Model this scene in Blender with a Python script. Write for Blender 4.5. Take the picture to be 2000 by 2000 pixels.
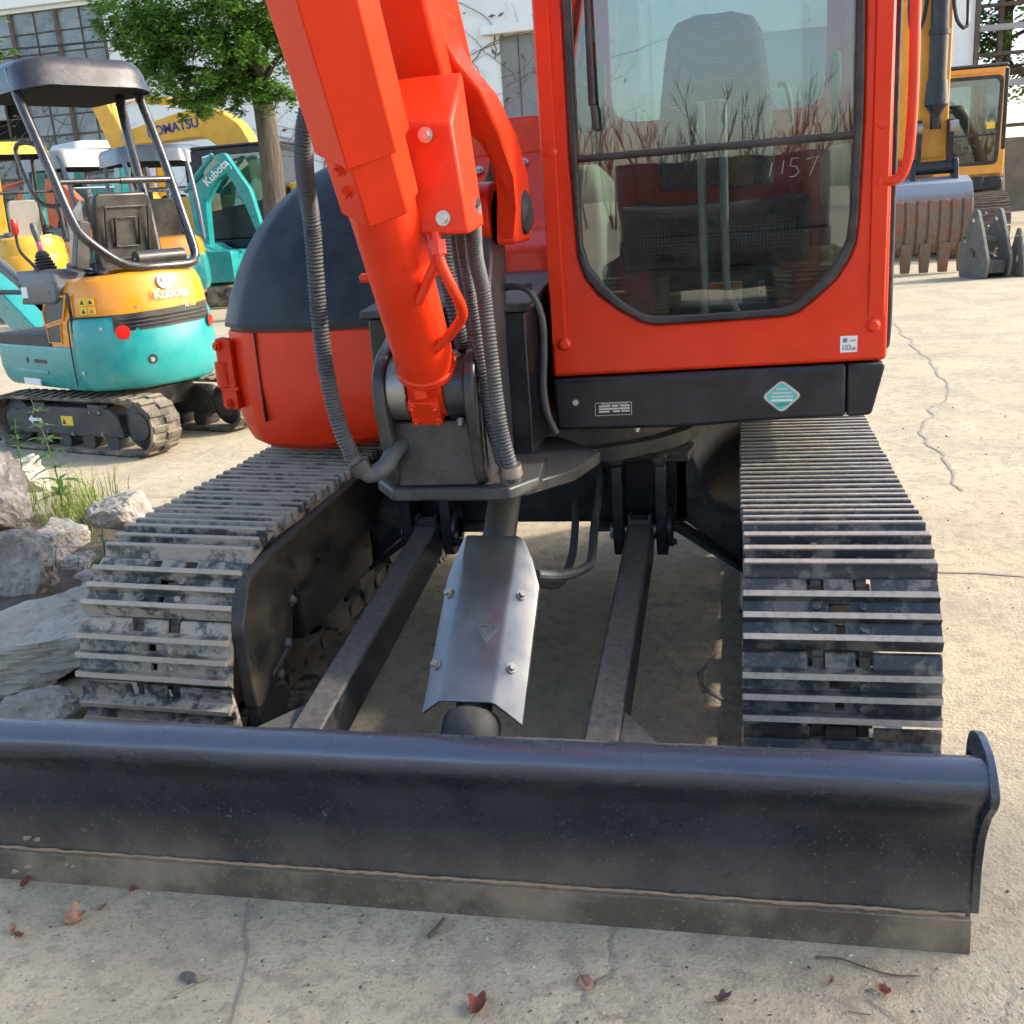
import bpy, bmesh, math, random
from mathutils import Vector, Matrix, noise
random.seed(7)
for o in list(bpy.data.objects): bpy.data.objects.remove(o)
S = bpy.context.scene
R = math.radians
# ---------------------------------------------------------------- camera
YAW, PIT, ROL = R(12.784), R(16.399), R(-4.067)
f = Vector((-math.sin(YAW)*math.cos(PIT), math.cos(YAW)*math.cos(PIT), -math.sin(PIT)))
r = Vector((math.cos(YAW), math.sin(YAW), 0)); u = r.cross(f)
rr = r*math.cos(ROL)+u*math.sin(ROL); uu = -r*math.sin(ROL)+u*math.cos(ROL)
cd = bpy.data.cameras.new('camera'); cam = bpy.data.objects.new('camera', cd)
S.collection.objects.link(cam); S.camera = cam
m = Matrix((rr, uu, -f)).transposed().to_4x4(); m.translation = Vector((0.5814, -2.2832, 1.3841)); cam.matrix_world = m
cd.sensor_width = 36; cd.sensor_fit = 'HORIZONTAL'; cd.lens = 36*2015.9/2000; cd.clip_end = 2000; cd.clip_start = .05
# ---------------------------------------------------------------- sky, sun, exposure
SUN_EL, SUN_AZ = R(30), R(17)          # azimuth measured from +X towards +Y
W = bpy.data.worlds.new('World'); S.world = W; W.use_nodes = True
nt = W.node_tree; bg = nt.nodes['Background']
sky = nt.nodes.new('ShaderNodeTexSky'); sky.sky_type = 'NISHITA'; sky.sun_disc = False
sky.sun_elevation = SUN_EL; sky.sun_rotation = R(90)-SUN_AZ
sky.air_density = 1.0; sky.dust_density = 2.4; sky.ozone_density = 1.0; sky.altitude = 50
nt.links.new(sky.outputs[0], bg.inputs[0]); bg.inputs[1].default_value = 0.15
sd = bpy.data.lights.new('sun', 'SUN'); sun = bpy.data.objects.new('sun', sd); S.collection.objects.link(sun)
sd.energy = 2.0; sd.angle = R(3.0); sd.color = (1, .93, .80)
sdir = Vector((math.cos(SUN_EL)*math.cos(SUN_AZ), math.cos(SUN_EL)*math.sin(SUN_AZ), math.sin(SUN_EL)))
sun.rotation_euler = sdir.to_track_quat('Z', 'Y').to_euler(); sun.location = sdir*30
S.view_settings.view_transform = 'Standard'; S.view_settings.look = 'None'
S.view_settings.gamma = 1; S.view_settings.exposure = 1.6
S.render.engine = 'CYCLES'; S.cycles.use_adaptive_sampling = True; S.cycles.adaptive_threshold = .03; S.cycles.adaptive_min_samples = 12
S.cycles.max_bounces = 6; S.cycles.diffuse_bounces = 3; S.cycles.glossy_bounces = 3; S.cycles.transparent_max_bounces = 16
# ---------------------------------------------------------------- helpers
COL = S.collection
class MB:
    """collects geometry, builds ONE mesh object"""
    def __init__(s, M=None): s.v = []; s.f = []; s.M = M or Matrix()
    def add(s, vs, fs):
        n = len(s.v); s.v += [tuple(s.M @ Vector(p)) for p in vs]; s.f += [tuple(i+n for i in q) for q in fs]; return s
    def hexa(s, p): return s.add(p, [(0,3,2,1),(4,5,6,7),(0,1,5,4),(1,2,6,5),(2,3,7,6),(3,0,4,7)])
    def box(s, x0, x1, y0, y1, z0, z1):
        return s.hexa([(x0,y0,z0),(x1,y0,z0),(x1,y1,z0),(x0,y1,z0),(x0,y0,z1),(x1,y0,z1),(x1,y1,z1),(x0,y1,z1)])
    def prism(s, poly, a, b, ax='y', poly2=None):
        def P(q, t): return (t,q[0],q[1]) if ax == 'x' else (q[0],t,q[1]) if ax == 'y' else (q[0],q[1],t)
        n = len(poly); p2 = poly2 or poly
        return s.add([P(q,a) for q in poly]+[P(q,b) for q in p2],
                     [tuple(range(n)), tuple(range(2*n-1, n-1, -1))]+[(i,(i+1)%n,n+(i+1)%n,n+i) for i in range(n)])
    def cyl(s, p0, p1, r0, r1=None, n=16, cap=True):
        p0, p1 = Vector(p0), Vector(p1); r1 = r0 if r1 is None else r1
        d = (p1-p0).normalized(); a = d.orthogonal().normalized(); b = d.cross(a)
        vs = [p0+(a*math.cos(2*math.pi*i/n)+b*math.sin(2*math.pi*i/n))*r0 for i in range(n)]
        vs += [p1+(a*math.cos(2*math.pi*i/n)+b*math.sin(2*math.pi*i/n))*r1 for i in range(n)]
        fs = [(i,(i+1)%n,n+(i+1)%n,n+i) for i in range(n)]
        if cap: fs += [tuple(range(n-1,-1,-1)), tuple(range(n,2*n))]
        return s.add(vs, fs)
    def lathe(s, p, d, prof, n=20):
        """prof: list of (along, radius)"""
        p, d = Vector(p), Vector(d).normalized(); a = d.orthogonal().normalized(); b = d.cross(a); vs = []; fs = []
        for t, q in prof:
            vs += [p+d*t+(a*math.cos(2*math.pi*i/n)+b*math.sin(2*math.pi*i/n))*q for i in range(n)]
        for k in range(len(prof)-1):
            fs += [(k*n+i,k*n+(i+1)%n,(k+1)*n+(i+1)%n,(k+1)*n+i) for i in range(n)]
        fs += [tuple(range(n-1,-1,-1)), tuple(range(len(prof)*n-n, len(prof)*n))]
        return s.add(vs, fs)
    def tube(s, pts, rad, n=10, rf=None):
        pts = [Vector(p) for p in pts]; vs = []; fs = []; N = len(pts)
        t0 = (pts[1]-pts[0]).normalized(); a = t0.orthogonal().normalized()
        for k in range(N):
            t = (pts[min(k+1,N-1)]-pts[max(k-1,0)]).normalized()
            a = (a-t*a.dot(t)).normalized(); b = t.cross(a); q = rad if rf is None else rf(k, N)
            vs += [pts[k]+(a*math.cos(2*math.pi*i/n)+b*math.sin(2*math.pi*i/n))*q for i in range(n)]
        for k in range(N-1):
            fs += [(k*n+i,k*n+(i+1)%n,(k+1)*n+(i+1)%n,(k+1)*n+i) for i in range(n)]
        fs += [tuple(range(n-1,-1,-1)), tuple(range(N*n-n, N*n))]
        return s.add(vs, fs)
    def loft(s, secs, cap=True):
        n = len(secs[0]); vs = [p for q in secs for p in q]; fs = []
        for k in range(len(secs)-1):
            fs += [(k*n+i,k*n+(i+1)%n,(k+1)*n+(i+1)%n,(k+1)*n+i) for i in range(n)]
        if cap: fs += [tuple(range(n-1,-1,-1)), tuple(range(len(secs)*n-n, len(secs)*n))]
        return s.add(vs, fs)
    def strip(s, rows):
        """open grid of rows"""
        n = len(rows[0]); vs = [p for q in rows for p in q]
        return s.add(vs, [(k*n+i,k*n+i+1,(k+1)*n+i+1,(k+1)*n+i) for k in range(len(rows)-1) for i in range(n-1)])
    def plate(s, outer, holes, a, b, ax='y'):
        """flat plate with holes, between a and b on an axis"""
        def P(q, t): return (t,q[0],q[1]) if ax == 'x' else (q[0],t,q[1]) if ax == 'y' else (q[0],q[1],t)
        bm = bmesh.new(); es = []
        for loop in [outer]+list(holes):
            vv = [bm.verts.new(P(q,a)) for q in loop]
            es += [bm.edges.new((vv[i],vv[(i+1)%len(vv)])) for i in range(len(vv))]
        g = bmesh.ops.triangle_fill(bm, edges=es, use_beauty=True, use_dissolve=False)
        fs = [e for e in g['geom'] if isinstance(e, bmesh.types.BMFace)]
        g = bmesh.ops.extrude_face_region(bm, geom=fs)
        d = Vector(P((0,0), b-a))
        bmesh.ops.translate(bm, vec=d, verts=[e for e in g['geom'] if isinstance(e, bmesh.types.BMVert)])
        bm.verts.index_update(); s.add([tuple(v.co) for v in bm.verts], [tuple(v.index for v in q.verts) for q in bm.faces]); bm.free(); return s
    def build(s, name, mat, parent=None, bevel=0, smooth=35, seg=2, org=None, flip=True):
        me = bpy.data.meshes.new(name); vs = s.v
        if org is not None: vs = [(p[0]-org[0],p[1]-org[1],p[2]-org[2]) for p in vs]
        me.from_pydata(vs, [], s.f); me.update()
        if flip:
            bm = bmesh.new(); bm.from_mesh(me); bmesh.ops.recalc_face_normals(bm, faces=bm.faces); bm.to_mesh(me); bm.free()
        o = bpy.data.objects.new(name, me); COL.objects.link(o)
        if isinstance(mat, (list, tuple)):
            for q in mat: me.materials.append(q)
        elif mat: me.materials.append(mat)
        if smooth:
            me.polygons.foreach_set('use_smooth', [True]*len(me.polygons)); me.set_sharp_from_angle(angle=R(smooth))
        if bevel:
            b = o.modifiers.new('bevel', 'BEVEL'); b.width = bevel; b.segments = seg; b.limit_method = 'ANGLE'; b.angle_limit = R(32)
        if parent: o.parent = parent
        if org is not None: o.location = org
        return o
def tag(o, label, cat, group=None, kind=None):
    if label: o['label'] = label
    if cat: o['category'] = cat
    if group: o['group'] = group
    if kind: o['kind'] = kind
    return o
def empty(name, loc=(0,0,0), rz=0, label=None, cat=None, group=None, sc=1):
    o = bpy.data.objects.new(name, None); COL.objects.link(o); o.location = loc; o.rotation_euler = (0,0,rz); o.scale = (sc,sc,sc)
    o.empty_display_size = .2
    return tag(o, label, cat, group)
def spline(pts, step=.02):
    pts = [Vector(p) for p in pts]; out = []; n = len(pts)
    for i in range(n-1):
        p0 = pts[max(i-1,0)]; p1 = pts[i]; p2 = pts[i+1]; p3 = pts[min(i+2,n-1)]
        k = max(2, int((p2-p1).length/step))
        for j in range(k):
            t = j/k
            out.append(.5*((2*p1)+(p2-p0)*t+(2*p0-5*p1+4*p2-p3)*t*t+(3*p1-p0-3*p2+p3)*t**3))
    out.append(pts[-1]); return out
def rnd(poly, rad, n=4):
    """round the corners of a 2-D polygon"""
    out = []; N = len(poly)
    for i in range(N):
        p = Vector(poly[i]); a = Vector(poly[i-1])-p; b = Vector(poly[(i+1)%N])-p
        q = min(rad, a.length*.45, b.length*.45); A = p+a.normalized()*q; B = p+b.normalized()*q
        for k in range(n+1):
            t = k/n; w = A*(1-t)**2+p*2*t*(1-t)+B*t*t; out.append((w.x,w.y))
    return out
def text(body, size, mat, parent, o, right, up, name='lettering', ext=.0006, align='LEFT', xs=1, shear=0, off=0):
    c = bpy.data.curves.new('txt', 'FONT'); c.body = body; c.size = size; c.extrude = ext; c.align_x = align; c.shear = shear; c.offset = off
    t = bpy.data.objects.new('txt', c); COL.objects.link(t)
    bpy.context.view_layer.update()
    me = bpy.data.meshes.new_from_object(t.evaluated_get(bpy.context.evaluated_depsgraph_get()))
    bpy.data.objects.remove(t); bpy.data.curves.remove(c)
    X = Vector(right).normalized(); Y = Vector(up); Y = (Y-X*Y.dot(X)).normalized(); Z = X.cross(Y)
    M = Matrix((X*xs, Y, Z)).transposed().to_4x4(); M.translation = Vector(o); me.transform(M)
    me.materials.clear(); me.materials.append(mat)
    ob = bpy.data.objects.new(name, me); COL.objects.link(ob); ob.parent = parent; return ob
def hexbolt(mb, p, d, rad, h, wash=True):
    p, d = Vector(p), Vector(d).normalized()
    if wash: mb.cyl(p, p+d*h*.35, rad*1.45, n=14)
    mb.cyl(p+d*h*.3, p+d*h, rad, rad*.93, n=6)
# ---------------------------------------------------------------- materials
def nodes(name):
    m = bpy.data.materials.new(name); m.use_nodes = True; t = m.node_tree; return m, t, t.nodes['Principled BSDF']
def N(t, typ, **k):
    n = t.nodes.new('ShaderNode'+typ)
    for a, b in k.items():
        if a in n.inputs.keys(): n.inputs[a].default_value = b
        else: setattr(n, a, b)
    return n
def ramp(t, src, stops):
    n = N(t, 'ValToRGB'); t.links.new(src, n.inputs[0]); e = n.color_ramp.elements
    while len(e) < len(stops): e.new(.5)
    for q, (p, c) in zip(e, stops): q.position = p; q.color = (*c, 1) if isinstance(c, tuple) else (c,c,c,1)
    return n.outputs[0]
def mix(t, fac, a, b, mode='MIX'):
    n = N(t, 'Mix', data_type='RGBA', blend_type=mode)
    for i, v in ((0,fac),(6,a),(7,b)):
        if isinstance(v, (int,float)): n.inputs[i].default_value = v
        elif isinstance(v, tuple): n.inputs[i].default_value = (*v,1)
        else: t.links.new(v, n.inputs[i])
    return n.outputs[2]
def math_(t, op, a, b=None, clamp=False):
    n = N(t, 'Math', operation=op, use_clamp=clamp)
    for i, v in ((0,a),(1,b)):
        if v is None: continue
        if isinstance(v, (int,float)): n.inputs[i].default_value = v
        else: t.links.new(v, n.inputs[i])
    return n.outputs[0]
def nz(t, scale, detail=6, rough=.6, stretch=None, coord='Object', dist=0):
    tc = N(t, 'TexCoord'); src = tc.outputs[coord]
    if stretch:
        mp = N(t, 'Mapping'); mp.inputs['Scale'].default_value = stretch; t.links.new(src, mp.inputs[0]); src = mp.outputs[0]
    n = N(t, 'TexNoise', Scale=scale, Detail=detail, Roughness=rough, Distortion=dist); t.links.new(src, n.inputs['Vector']); return n.outputs[0]
def up(t, lo=.45, hi=1.0):
    g = N(t, 'NewGeometry'); s = N(t, 'SeparateXYZ'); t.links.new(g.outputs['Normal'], s.inputs[0])
    mr = N(t, 'MapRange'); mr.inputs[1].default_value = lo; mr.inputs[2].default_value = hi; t.links.new(s.outputs[2], mr.inputs[0]); return mr.outputs[0]
DUST = (.38,.32,.24)
def paint(name, c, rough=.35, metal=0, dust=.3, dcol=DUST, spots=.0, vary=.12, coat=0, bump=.0, dscale=7, fine=60, spec=.5, updust=.5):
    """painted / plastic / metal surface: tone variation, settled dust, small chips and scuffs"""
    m, t, b = nodes(name)
    n1 = nz(t, dscale, 5, .68); n2 = nz(t, fine, 2, .7)
    base = mix(t, ramp(t, n1, [(.3,0.),(.75,1.)]), tuple(q*(1-vary) for q in c), tuple(min(1,q*(1+vary)+.004) for q in c))
    d = math_(t, 'MULTIPLY', ramp(t, n1, [(.42,0.),(.72,1.)]), dust)
    if updust:
        d2 = math_(t, 'MULTIPLY', math_(t, 'MULTIPLY', up(t), ramp(t, n2, [(.3,.45),(.7,1.)])), updust)
        d = math_(t, 'MAXIMUM', d, d2)
    col = mix(t, d, base, dcol)
    if spots:
        col = mix(t, math_(t, 'MULTIPLY', ramp(t, nz(t, fine*1.7, 2, .5), [(.66,0.),(.70,1.)]), spots), col, tuple(min(1,q*1.2) for q in dcol))
    t.links.new(col, b.inputs['Base Color'])
    rg = math_(t, 'ADD', math_(t, 'MULTIPLY', n1, .22), math_(t, 'ADD', math_(t, 'MULTIPLY', d, .5), rough-.1), True)
    t.links.new(rg, b.inputs['Roughness'])
    b.inputs['Metallic'].default_value = metal; b.inputs['Coat Weight'].default_value = coat; b.inputs['Coat Roughness'].default_value = .07
    b.inputs['Specular IOR Level'].default_value = spec
    if bump:
        bp = N(t, 'Bump', Strength=bump, Distance=.004); t.links.new(nz(t, fine*.6, 6, .7), bp.inputs['Height']); t.links.new(bp.outputs[0], b.inputs['Normal'])
    return m
def plain(name, c, rough=.5, metal=0, emit=None):
    m, t, b = nodes(name)
    n = nz(t, 25, 4); col = mix(t, n, tuple(q*.86 for q in c), tuple(min(1,q*1.1) for q in c)); t.links.new(col, b.inputs['Base Color'])
    b.inputs['Roughness'].default_value = rough; b.inputs['Metallic'].default_value = metal; return m
def blade_mat():
    m = paint('blade_navy', (.0075,.012,.024), .24, dust=.14, vary=.40, coat=.15, updust=.08, dscale=3.2, fine=95, spots=.75, dcol=(.115,.105,.09), spec=.4)
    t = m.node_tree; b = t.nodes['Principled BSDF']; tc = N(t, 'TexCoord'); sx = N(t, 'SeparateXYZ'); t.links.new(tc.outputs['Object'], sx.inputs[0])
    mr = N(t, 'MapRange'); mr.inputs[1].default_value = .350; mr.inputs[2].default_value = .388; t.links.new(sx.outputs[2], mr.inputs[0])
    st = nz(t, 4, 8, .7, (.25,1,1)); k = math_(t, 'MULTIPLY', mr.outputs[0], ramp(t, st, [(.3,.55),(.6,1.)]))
    old = b.inputs['Base Color'].links[0].from_socket; t.links.new(mix(t, k, old, (.10,.115,.15)), b.inputs['Base Color'])      # sky reflection along the worn lip put into the colour
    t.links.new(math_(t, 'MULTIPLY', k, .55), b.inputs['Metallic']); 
    lo = N(t, 'MapRange'); lo.inputs[1].default_value = .20; lo.inputs[2].default_value = .075; t.links.new(sx.outputs[2], lo.inputs[0])     # dust kicked up from the ground
    d = math_(t, 'MULTIPLY', math_(t, 'MULTIPLY', lo.outputs[0], ramp(t, nz(t, 5, 8, .7), [(.3,.2),(.7,1.)])), .8); o2 = b.inputs['Base Color'].links[0].from_socket
    t.links.new(mix(t, d, o2, (.17,.14,.10)), b.inputs['Base Color']); return m
def glass(name, tint=(.72,.84,.80), refl=1.5, rough=.0, dirt=.04):
    m, t, b = nodes(name); t.nodes.remove(b); out = t.nodes['Material Output']
    tr = N(t, 'BsdfTransparent'); tr.inputs[0].default_value = (*tint,1); gl = N(t, 'BsdfGlossy', Roughness=rough); gl.inputs[0].default_value = (1,1,1,1)
    fr = N(t, 'Fresnel', IOR=refl); fr2 = math_(t, 'MULTIPLY', fr.outputs[0], 2.4, True)
    bp = N(t, 'Bump', Strength=.05, Distance=.01); t.links.new(nz(t, 5, 1), bp.inputs['Height']); t.links.new(bp.outputs[0], gl.inputs['Normal'])
    ms = N(t, 'MixShader'); t.links.new(fr2, ms.inputs[0]); t.links.new(tr.outputs[0], ms.inputs[1]); t.links.new(gl.outputs[0], ms.inputs[2])
    df = N(t, 'BsdfDiffuse'); df.inputs[0].default_value = (.5,.5,.46,1); m2 = N(t, 'MixShader')
    t.links.new(math_(t, 'MULTIPLY', ramp(t, nz(t, 9, 8, .7), [(.45,.15),(.8,1.)]), dirt), m2.inputs[0]); t.links.new(ms.outputs[0], m2.inputs[1]); t.links.new(df.outputs[0], m2.inputs[2])
    t.links.new(m2.outputs[0], out.inputs[0]); return m
RED = paint('red_paint', (.68,.031,.0033), .40, dust=.05, vary=.10, coat=.22, dcol=(.40,.045,.02), updust=.10, dscale=6, spec=.26, spots=.05, bump=.03)
NAVY = paint('dark_navy_paint', (.008,.010,.016), .34, dust=.10, vary=.3, coat=.05, updust=.26, dscale=9, spots=.05, dcol=(.17,.15,.125), spec=.4)
NAVYD = paint('dusty_navy_paint', (.010,.012,.018), .42, dust=.28, vary=.3, updust=.60, dscale=10, spots=.15, dcol=(.24,.21,.165))
HOODM = paint('hood_blue_grey', (.013,.016,.021), .40, dust=.22, vary=.2, updust=.08, dscale=5, dcol=(.11,.115,.12), spec=.25)
BLACK = paint('black_rubber', (.012,.012,.013), .55, dust=.15, vary=.2, updust=.25)
HOSE = paint('hose_rubber', (.050,.054,.058), .55, dust=.4, vary=.2, updust=.2, fine=90, dcol=(.15,.145,.13))
STEEL = paint('worn_steel', (.30,.28,.26), .36, metal=.8, dust=.35, vary=.2, updust=.3, dscale=12)
BRIGHT = paint('bolt_zinc', (.55,.55,.54), .3, metal=.9, dust=.2, vary=.15, updust=.1)
CHROME = plain('chrome_rod', (.75,.75,.76), .12, 1)
GUARDM = paint('burnished_guard', (.24,.235,.23), .30, metal=.85, dust=.35, vary=.35, updust=.15, dscale=6, dcol=(.22,.19,.15), bump=.05)
RUBB = paint('dusty_track_rubber', (.045,.041,.036), .8, dust=1.0, vary=.2, updust=.85, dscale=5, dcol=(.40,.325,.22))
GLASS = glass('windshield_glass', (.72,.80,.78), dirt=.06)
PANE = glass('cab_pane', (.74,.81,.79))
WHITE = plain('white_print', (.75,.75,.74), .45)
INK = plain('black_print', (.015,.015,.018), .5)
RUST = paint('rust', (.16,.065,.03), .8, dust=.4, dcol=(.10,.07,.055), vary=.3)
# ================================================================ main red excavator
def shoe_mat(name, base, mud, mudamt, tip):
    m, t, b = nodes(name)
    tc = N(t, 'TexCoord'); oi = N(t, 'ObjectInfo'); sx = N(t, 'SeparateXYZ'); t.links.new(tc.outputs['Object'], sx.inputs[0])
    add = N(t, 'VectorMath', operation='ADD'); t.links.new(tc.outputs['Object'], add.inputs[0])
    sc = N(t, 'VectorMath', operation='SCALE'); sc.inputs[3].default_value = 7
    cb = N(t, 'CombineXYZ')
    for i in range(3): t.links.new(oi.outputs['Random'], cb.inputs[i])
    t.links.new(cb.outputs[0], sc.inputs[0]); t.links.new(sc.outputs[0], add.inputs[1])
    def n3(scale, det, rough=.65):
        n = N(t, 'TexNoise', Scale=scale, Detail=det, Roughness=rough); t.links.new(add.outputs[0], n.inputs['Vector']); return n.outputs[0]
    a = n3(13, 10, .72); c = n3(60, 5, .75)
    col = mix(t, c, tuple(q*.6 for q in base), tuple(q*1.5 for q in base))
    mf = math_(t, 'MULTIPLY', math_(t, 'ADD', ramp(t, a, [(.535-.10*mudamt,0.),(.60-.06*mudamt,1.)]), math_(t, 'MULTIPLY', c, .25)), mudamt, True)
    col = mix(t, mf, col, mud)
    mr = N(t, 'MapRange'); mr.inputs[1].default_value = .0235; mr.inputs[2].default_value = .0285; t.links.new(sx.outputs[2], mr.inputs[0])
    tf = math_(t, 'MULTIPLY', mr.outputs[0], ramp(t, c, [(.25,.55),(.55,1.)]))
    col = mix(t, tf, col, mix(t, a, tuple(q*.75 for q in tip), tip))
    t.links.new(col, b.inputs['Base Color'])
    t.links.new(math_(t, 'ADD', math_(t, 'MULTIPLY', mf, .5), .28, True), b.inputs['Roughness'])
    bp = N(t, 'Bump', Strength=.35, Distance=.006); t.links.new(c, bp.inputs['Height']); t.links.new(bp.outputs[0], b.inputs['Normal'])
    return m
SHOE_R = shoe_mat('track_shoe_black', (.017,.022,.030), (.30,.26,.20), .38, (.50,.43,.35))
SHOE_L = shoe_mat('track_shoe_muddy', (.020,.024,.032), (.33,.285,.225), 1.0, (.44,.37,.28))
EX = empty('excavator', (0,1.0,0), 0, 'large red-orange excavator with dark dozer blade filling the foreground', 'excavator')
EO = (0,1.0,0)
def E(mb, name, mat, parent=None, bevel=0, **k):
    """part of the excavator; geometry given in world metres"""
    mb.v = [(p[0],p[1]-1.0,p[2]) for p in mb.v]
    o = mb.build(name, mat, parent or EX, bevel, **k)
    return o
# ---- tracks
RP, PITCH, ZC, YC, NSH = .25, .135, .326, .06, 40
LF = (NSH*PITCH-2*math.pi*RP)/2
def path(s):
    """s from the foremost point of the idler upwards -> (y, z, outward angle)"""
    s %= NSH*PITCH; q = math.pi*RP/2
    if s < q: a = s/RP; return YC-RP*math.cos(a), ZC+RP*math.sin(a), math.pi-a
    s -= q
    if s < LF: return YC+s, ZC+RP, math.pi/2
    s -= LF
    if s < 2*q: a = s/RP; return YC+LF+RP*math.sin(a), ZC+RP*math.cos(a), math.pi/2-a
    s -= 2*q
    if s < LF: return YC+LF-s, ZC-RP, -math.pi/2
    s -= LF; a = s/RP; return YC-RP*math.sin(a), ZC-RP*math.cos(a), -math.pi/2-a
def shoe_mesh():
    mb = MB()
    def prof(lip, cut1, cut2):
        L = [(-.091,-.008),(-.088,-.001),(-.060,.0055)] if lip else [(-.060,-.006),(-.0595,.0),(-.058,.005)]
        g1 = [(-.0545,.016),(-.0535,.029),(-.0410,.029),(-.0400,.016),(-.036,.005)]
        g2 = [(-.0105,.005),(-.0072,.016),(-.0062,.029),(.0062,.029),(.0072,.016),(.0105,.005)]
        g3 = [(.036,.005),(.0400,.016),(.0410,.029),(.0535,.029),(.0545,.016),(.060,.004),(.066,-.008)]
        A = L+g1; polys = []; cur = list(A)
        if cut1: cur += [(-.032,.005),(-.032,-.006)]; polys.append(cur); cur = [(-.0145,-.006),(-.0145,.005)]
        cur = cur+g2
        if cut2: cur += [(.0145,.005),(.0145,-.006)]; polys.append(cur); cur = [(.032,-.006),(.032,.005)]
        polys.append(cur+g3); return polys
    xs = [-.197,-.066,-.030,-.022,-.009,.009,.022,.030,.066,.197]
    for i in range(9):
        a, b = xs[i], xs[i+1]; c = abs((a+b)/2)
        for p in prof(not (.030 < c < .066), c < .021, c < .009): mb.prism(p, a, b, 'x')
    for s in (-1,1):       # worn shoe ends
        for p in prof(True, False, False):
            q = [(y*.985, z-.0035 if z > .02 else z) for y, z in p]; mb.prism(p, s*.197, s*.2, 'x', q)
    for x in (-.047,.047):
        for y in (-.0233,.0233): hexbolt(mb, (x,y,.004), (0,0,1), .0095, .0115)
    o = mb.build('shoe', SHOE_R, None, 0, smooth=40); me = o.data; bpy.data.objects.remove(o); return me
SHOE = shoe_mesh(); SHOE2 = SHOE.copy(); SHOE2.materials.clear(); SHOE2.materials.append(SHOE_L)
LINKM = paint('track_link_steel', (.05,.042,.034), .6, dust=.8, vary=.3, updust=.6, dcol=(.26,.20,.14))
for side, ph, me in ((1, R(37.6), SHOE), (-1, R(46.2), SHOE2)):
    xc = .7945*side; off = RP*ph
    mb = MB()
    for k in range(NSH):
        y, z, a = path(off+k*PITCH); rx = math.pi/2-a if False else a-math.pi/2
        M = Matrix.Translation((xc,y,z)) @ Matrix.Rotation(rx, 4, 'X')
        c = MB(M)
        for x in (-.047,.047):
            c.prism(rnd([(-.078,-.022),(-.078,.026),(-.05,.038),(.05,.038),(.078,.026),(.078,-.022)], .02, 2), x-.011, x+.011, 'x')
        c.cyl((-.066,-.0675,0), (.066,-.0675,0), .021, n=10)
        mb.v += c.v; mb.f += [tuple(i+len(mb.v)-len(c.v) for i in q) for q in c.f]
    ch = E(mb, 'track', LINKM)
    tilt = Matrix()
    if side < 0: tilt = Matrix.Translation((xc,-1.0,.33)) @ Matrix.Rotation(R(2.1), 4, 'Y') @ Matrix.Translation((-xc,1.0,-.33))
    for k in range(NSH):
        y, z, a = path(off+k*PITCH)
        o = bpy.data.objects.new('shoe', me); COL.objects.link(o); o.parent = ch
        jit = random.uniform(-.004,.004)
        o.matrix_local = tilt @ Matrix.Translation((xc+jit,y-1.0,z)) @ Matrix.Rotation(a-math.pi/2+random.uniform(-.012,.012), 4, 'X') @ Matrix.Translation((0,0,.046)) @ Matrix.Rotation(math.pi, 4, 'Z')
    # wheels and frame inside the chain
    for nm, yy, rad in (('idler', YC, .205), ('sprocket', YC+LF, .215)):
        mb = MB(); mb.lathe((xc-.05,yy,ZC), (1,0,0), [(-.0,.05),(0,rad*.55),(.01,rad*.6),(.01,rad-.02),(.02,rad),(.08,rad),(.09,rad-.02),(.09,rad*.6),(.10,rad*.55),(.10,.05)], 28); E(mb, nm, LINKM)
    for k in range(5):
        mb = MB(); yy = YC+.33+k*.32; mb.lathe((xc-.075,yy,.165), (1,0,0), [(0,.05),(0,.08),(.03,.08),(.035,.062),(.115,.062),(.12,.08),(.15,.08),(.15,.05)], 18); E(mb, 'track_roller', LINKM)
    mb = MB(); w = .085
    mb.prism(rnd([(YC+.10,.22),(YC+.06,.30),(YC+.10,.45),(YC+.3,.50),(YC+1.55,.50),(YC+1.75,.42),(YC+1.75,.24),(YC+1.5,.20)], .03), xc-w, xc+w, 'x')
    mb.box(xc-side*.085-.06, xc-side*.085+.06, .30, 1.5, .22, .47)
    E(mb, 'track_frame', NAVYD, None, .008)
mb = MB()      # deep inner guard box of the left frame
mb.prism(rnd([(-.205,.262),(-.215,.48),(-.155,.572),(-.01,.595),(.30,.605),(.75,.62),(.90,.52),(.90,.41),(.45,.45),(.08,.468),(.04,.35),(.01,.31),(-.13,.25)], .02, 3), -.59, -.556, 'x')
gl = E(mb, 'idler_guard', paint('greasy_black', (.017,.015,.014), .5, dust=.5, vary=.3, updust=.75, dcol=(.115,.085,.055), dscale=8), None, .012)
mb = MB(); mb.cyl((-.5562,-.16,.40), (-.554,-.16,.40), .018); E(mb, 'guard_hole', INK)
mb = MB(); mb.prism([(-.11,.31),(.0,.342),(.0,.325),(-.11,.29)], -.5562, -.549, 'x'); E(mb, 'guard_strip', NAVYD, None, .003)
def BOLT(p, d, rad, h, mat, parent=None, name='bolt'):
    b_ = MB(); hexbolt(b_, p, d, rad, h); return E(b_, name, mat, parent)
for yy, zz in ((-.06,.285),(.0,.345),(.06,.44)): BOLT((-.556,yy,zz), (1,0,0), .010, .010, STEEL, gl)
mb = MB(); mb.prism([(-.19,.20),(-.16,.29),(-.02,.25),(.0,.21),(-.06,.12),(-.10,.12)], -.60, -.565, 'x'); E(mb, 'lower_guard', NAVYD, None, .008)
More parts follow.
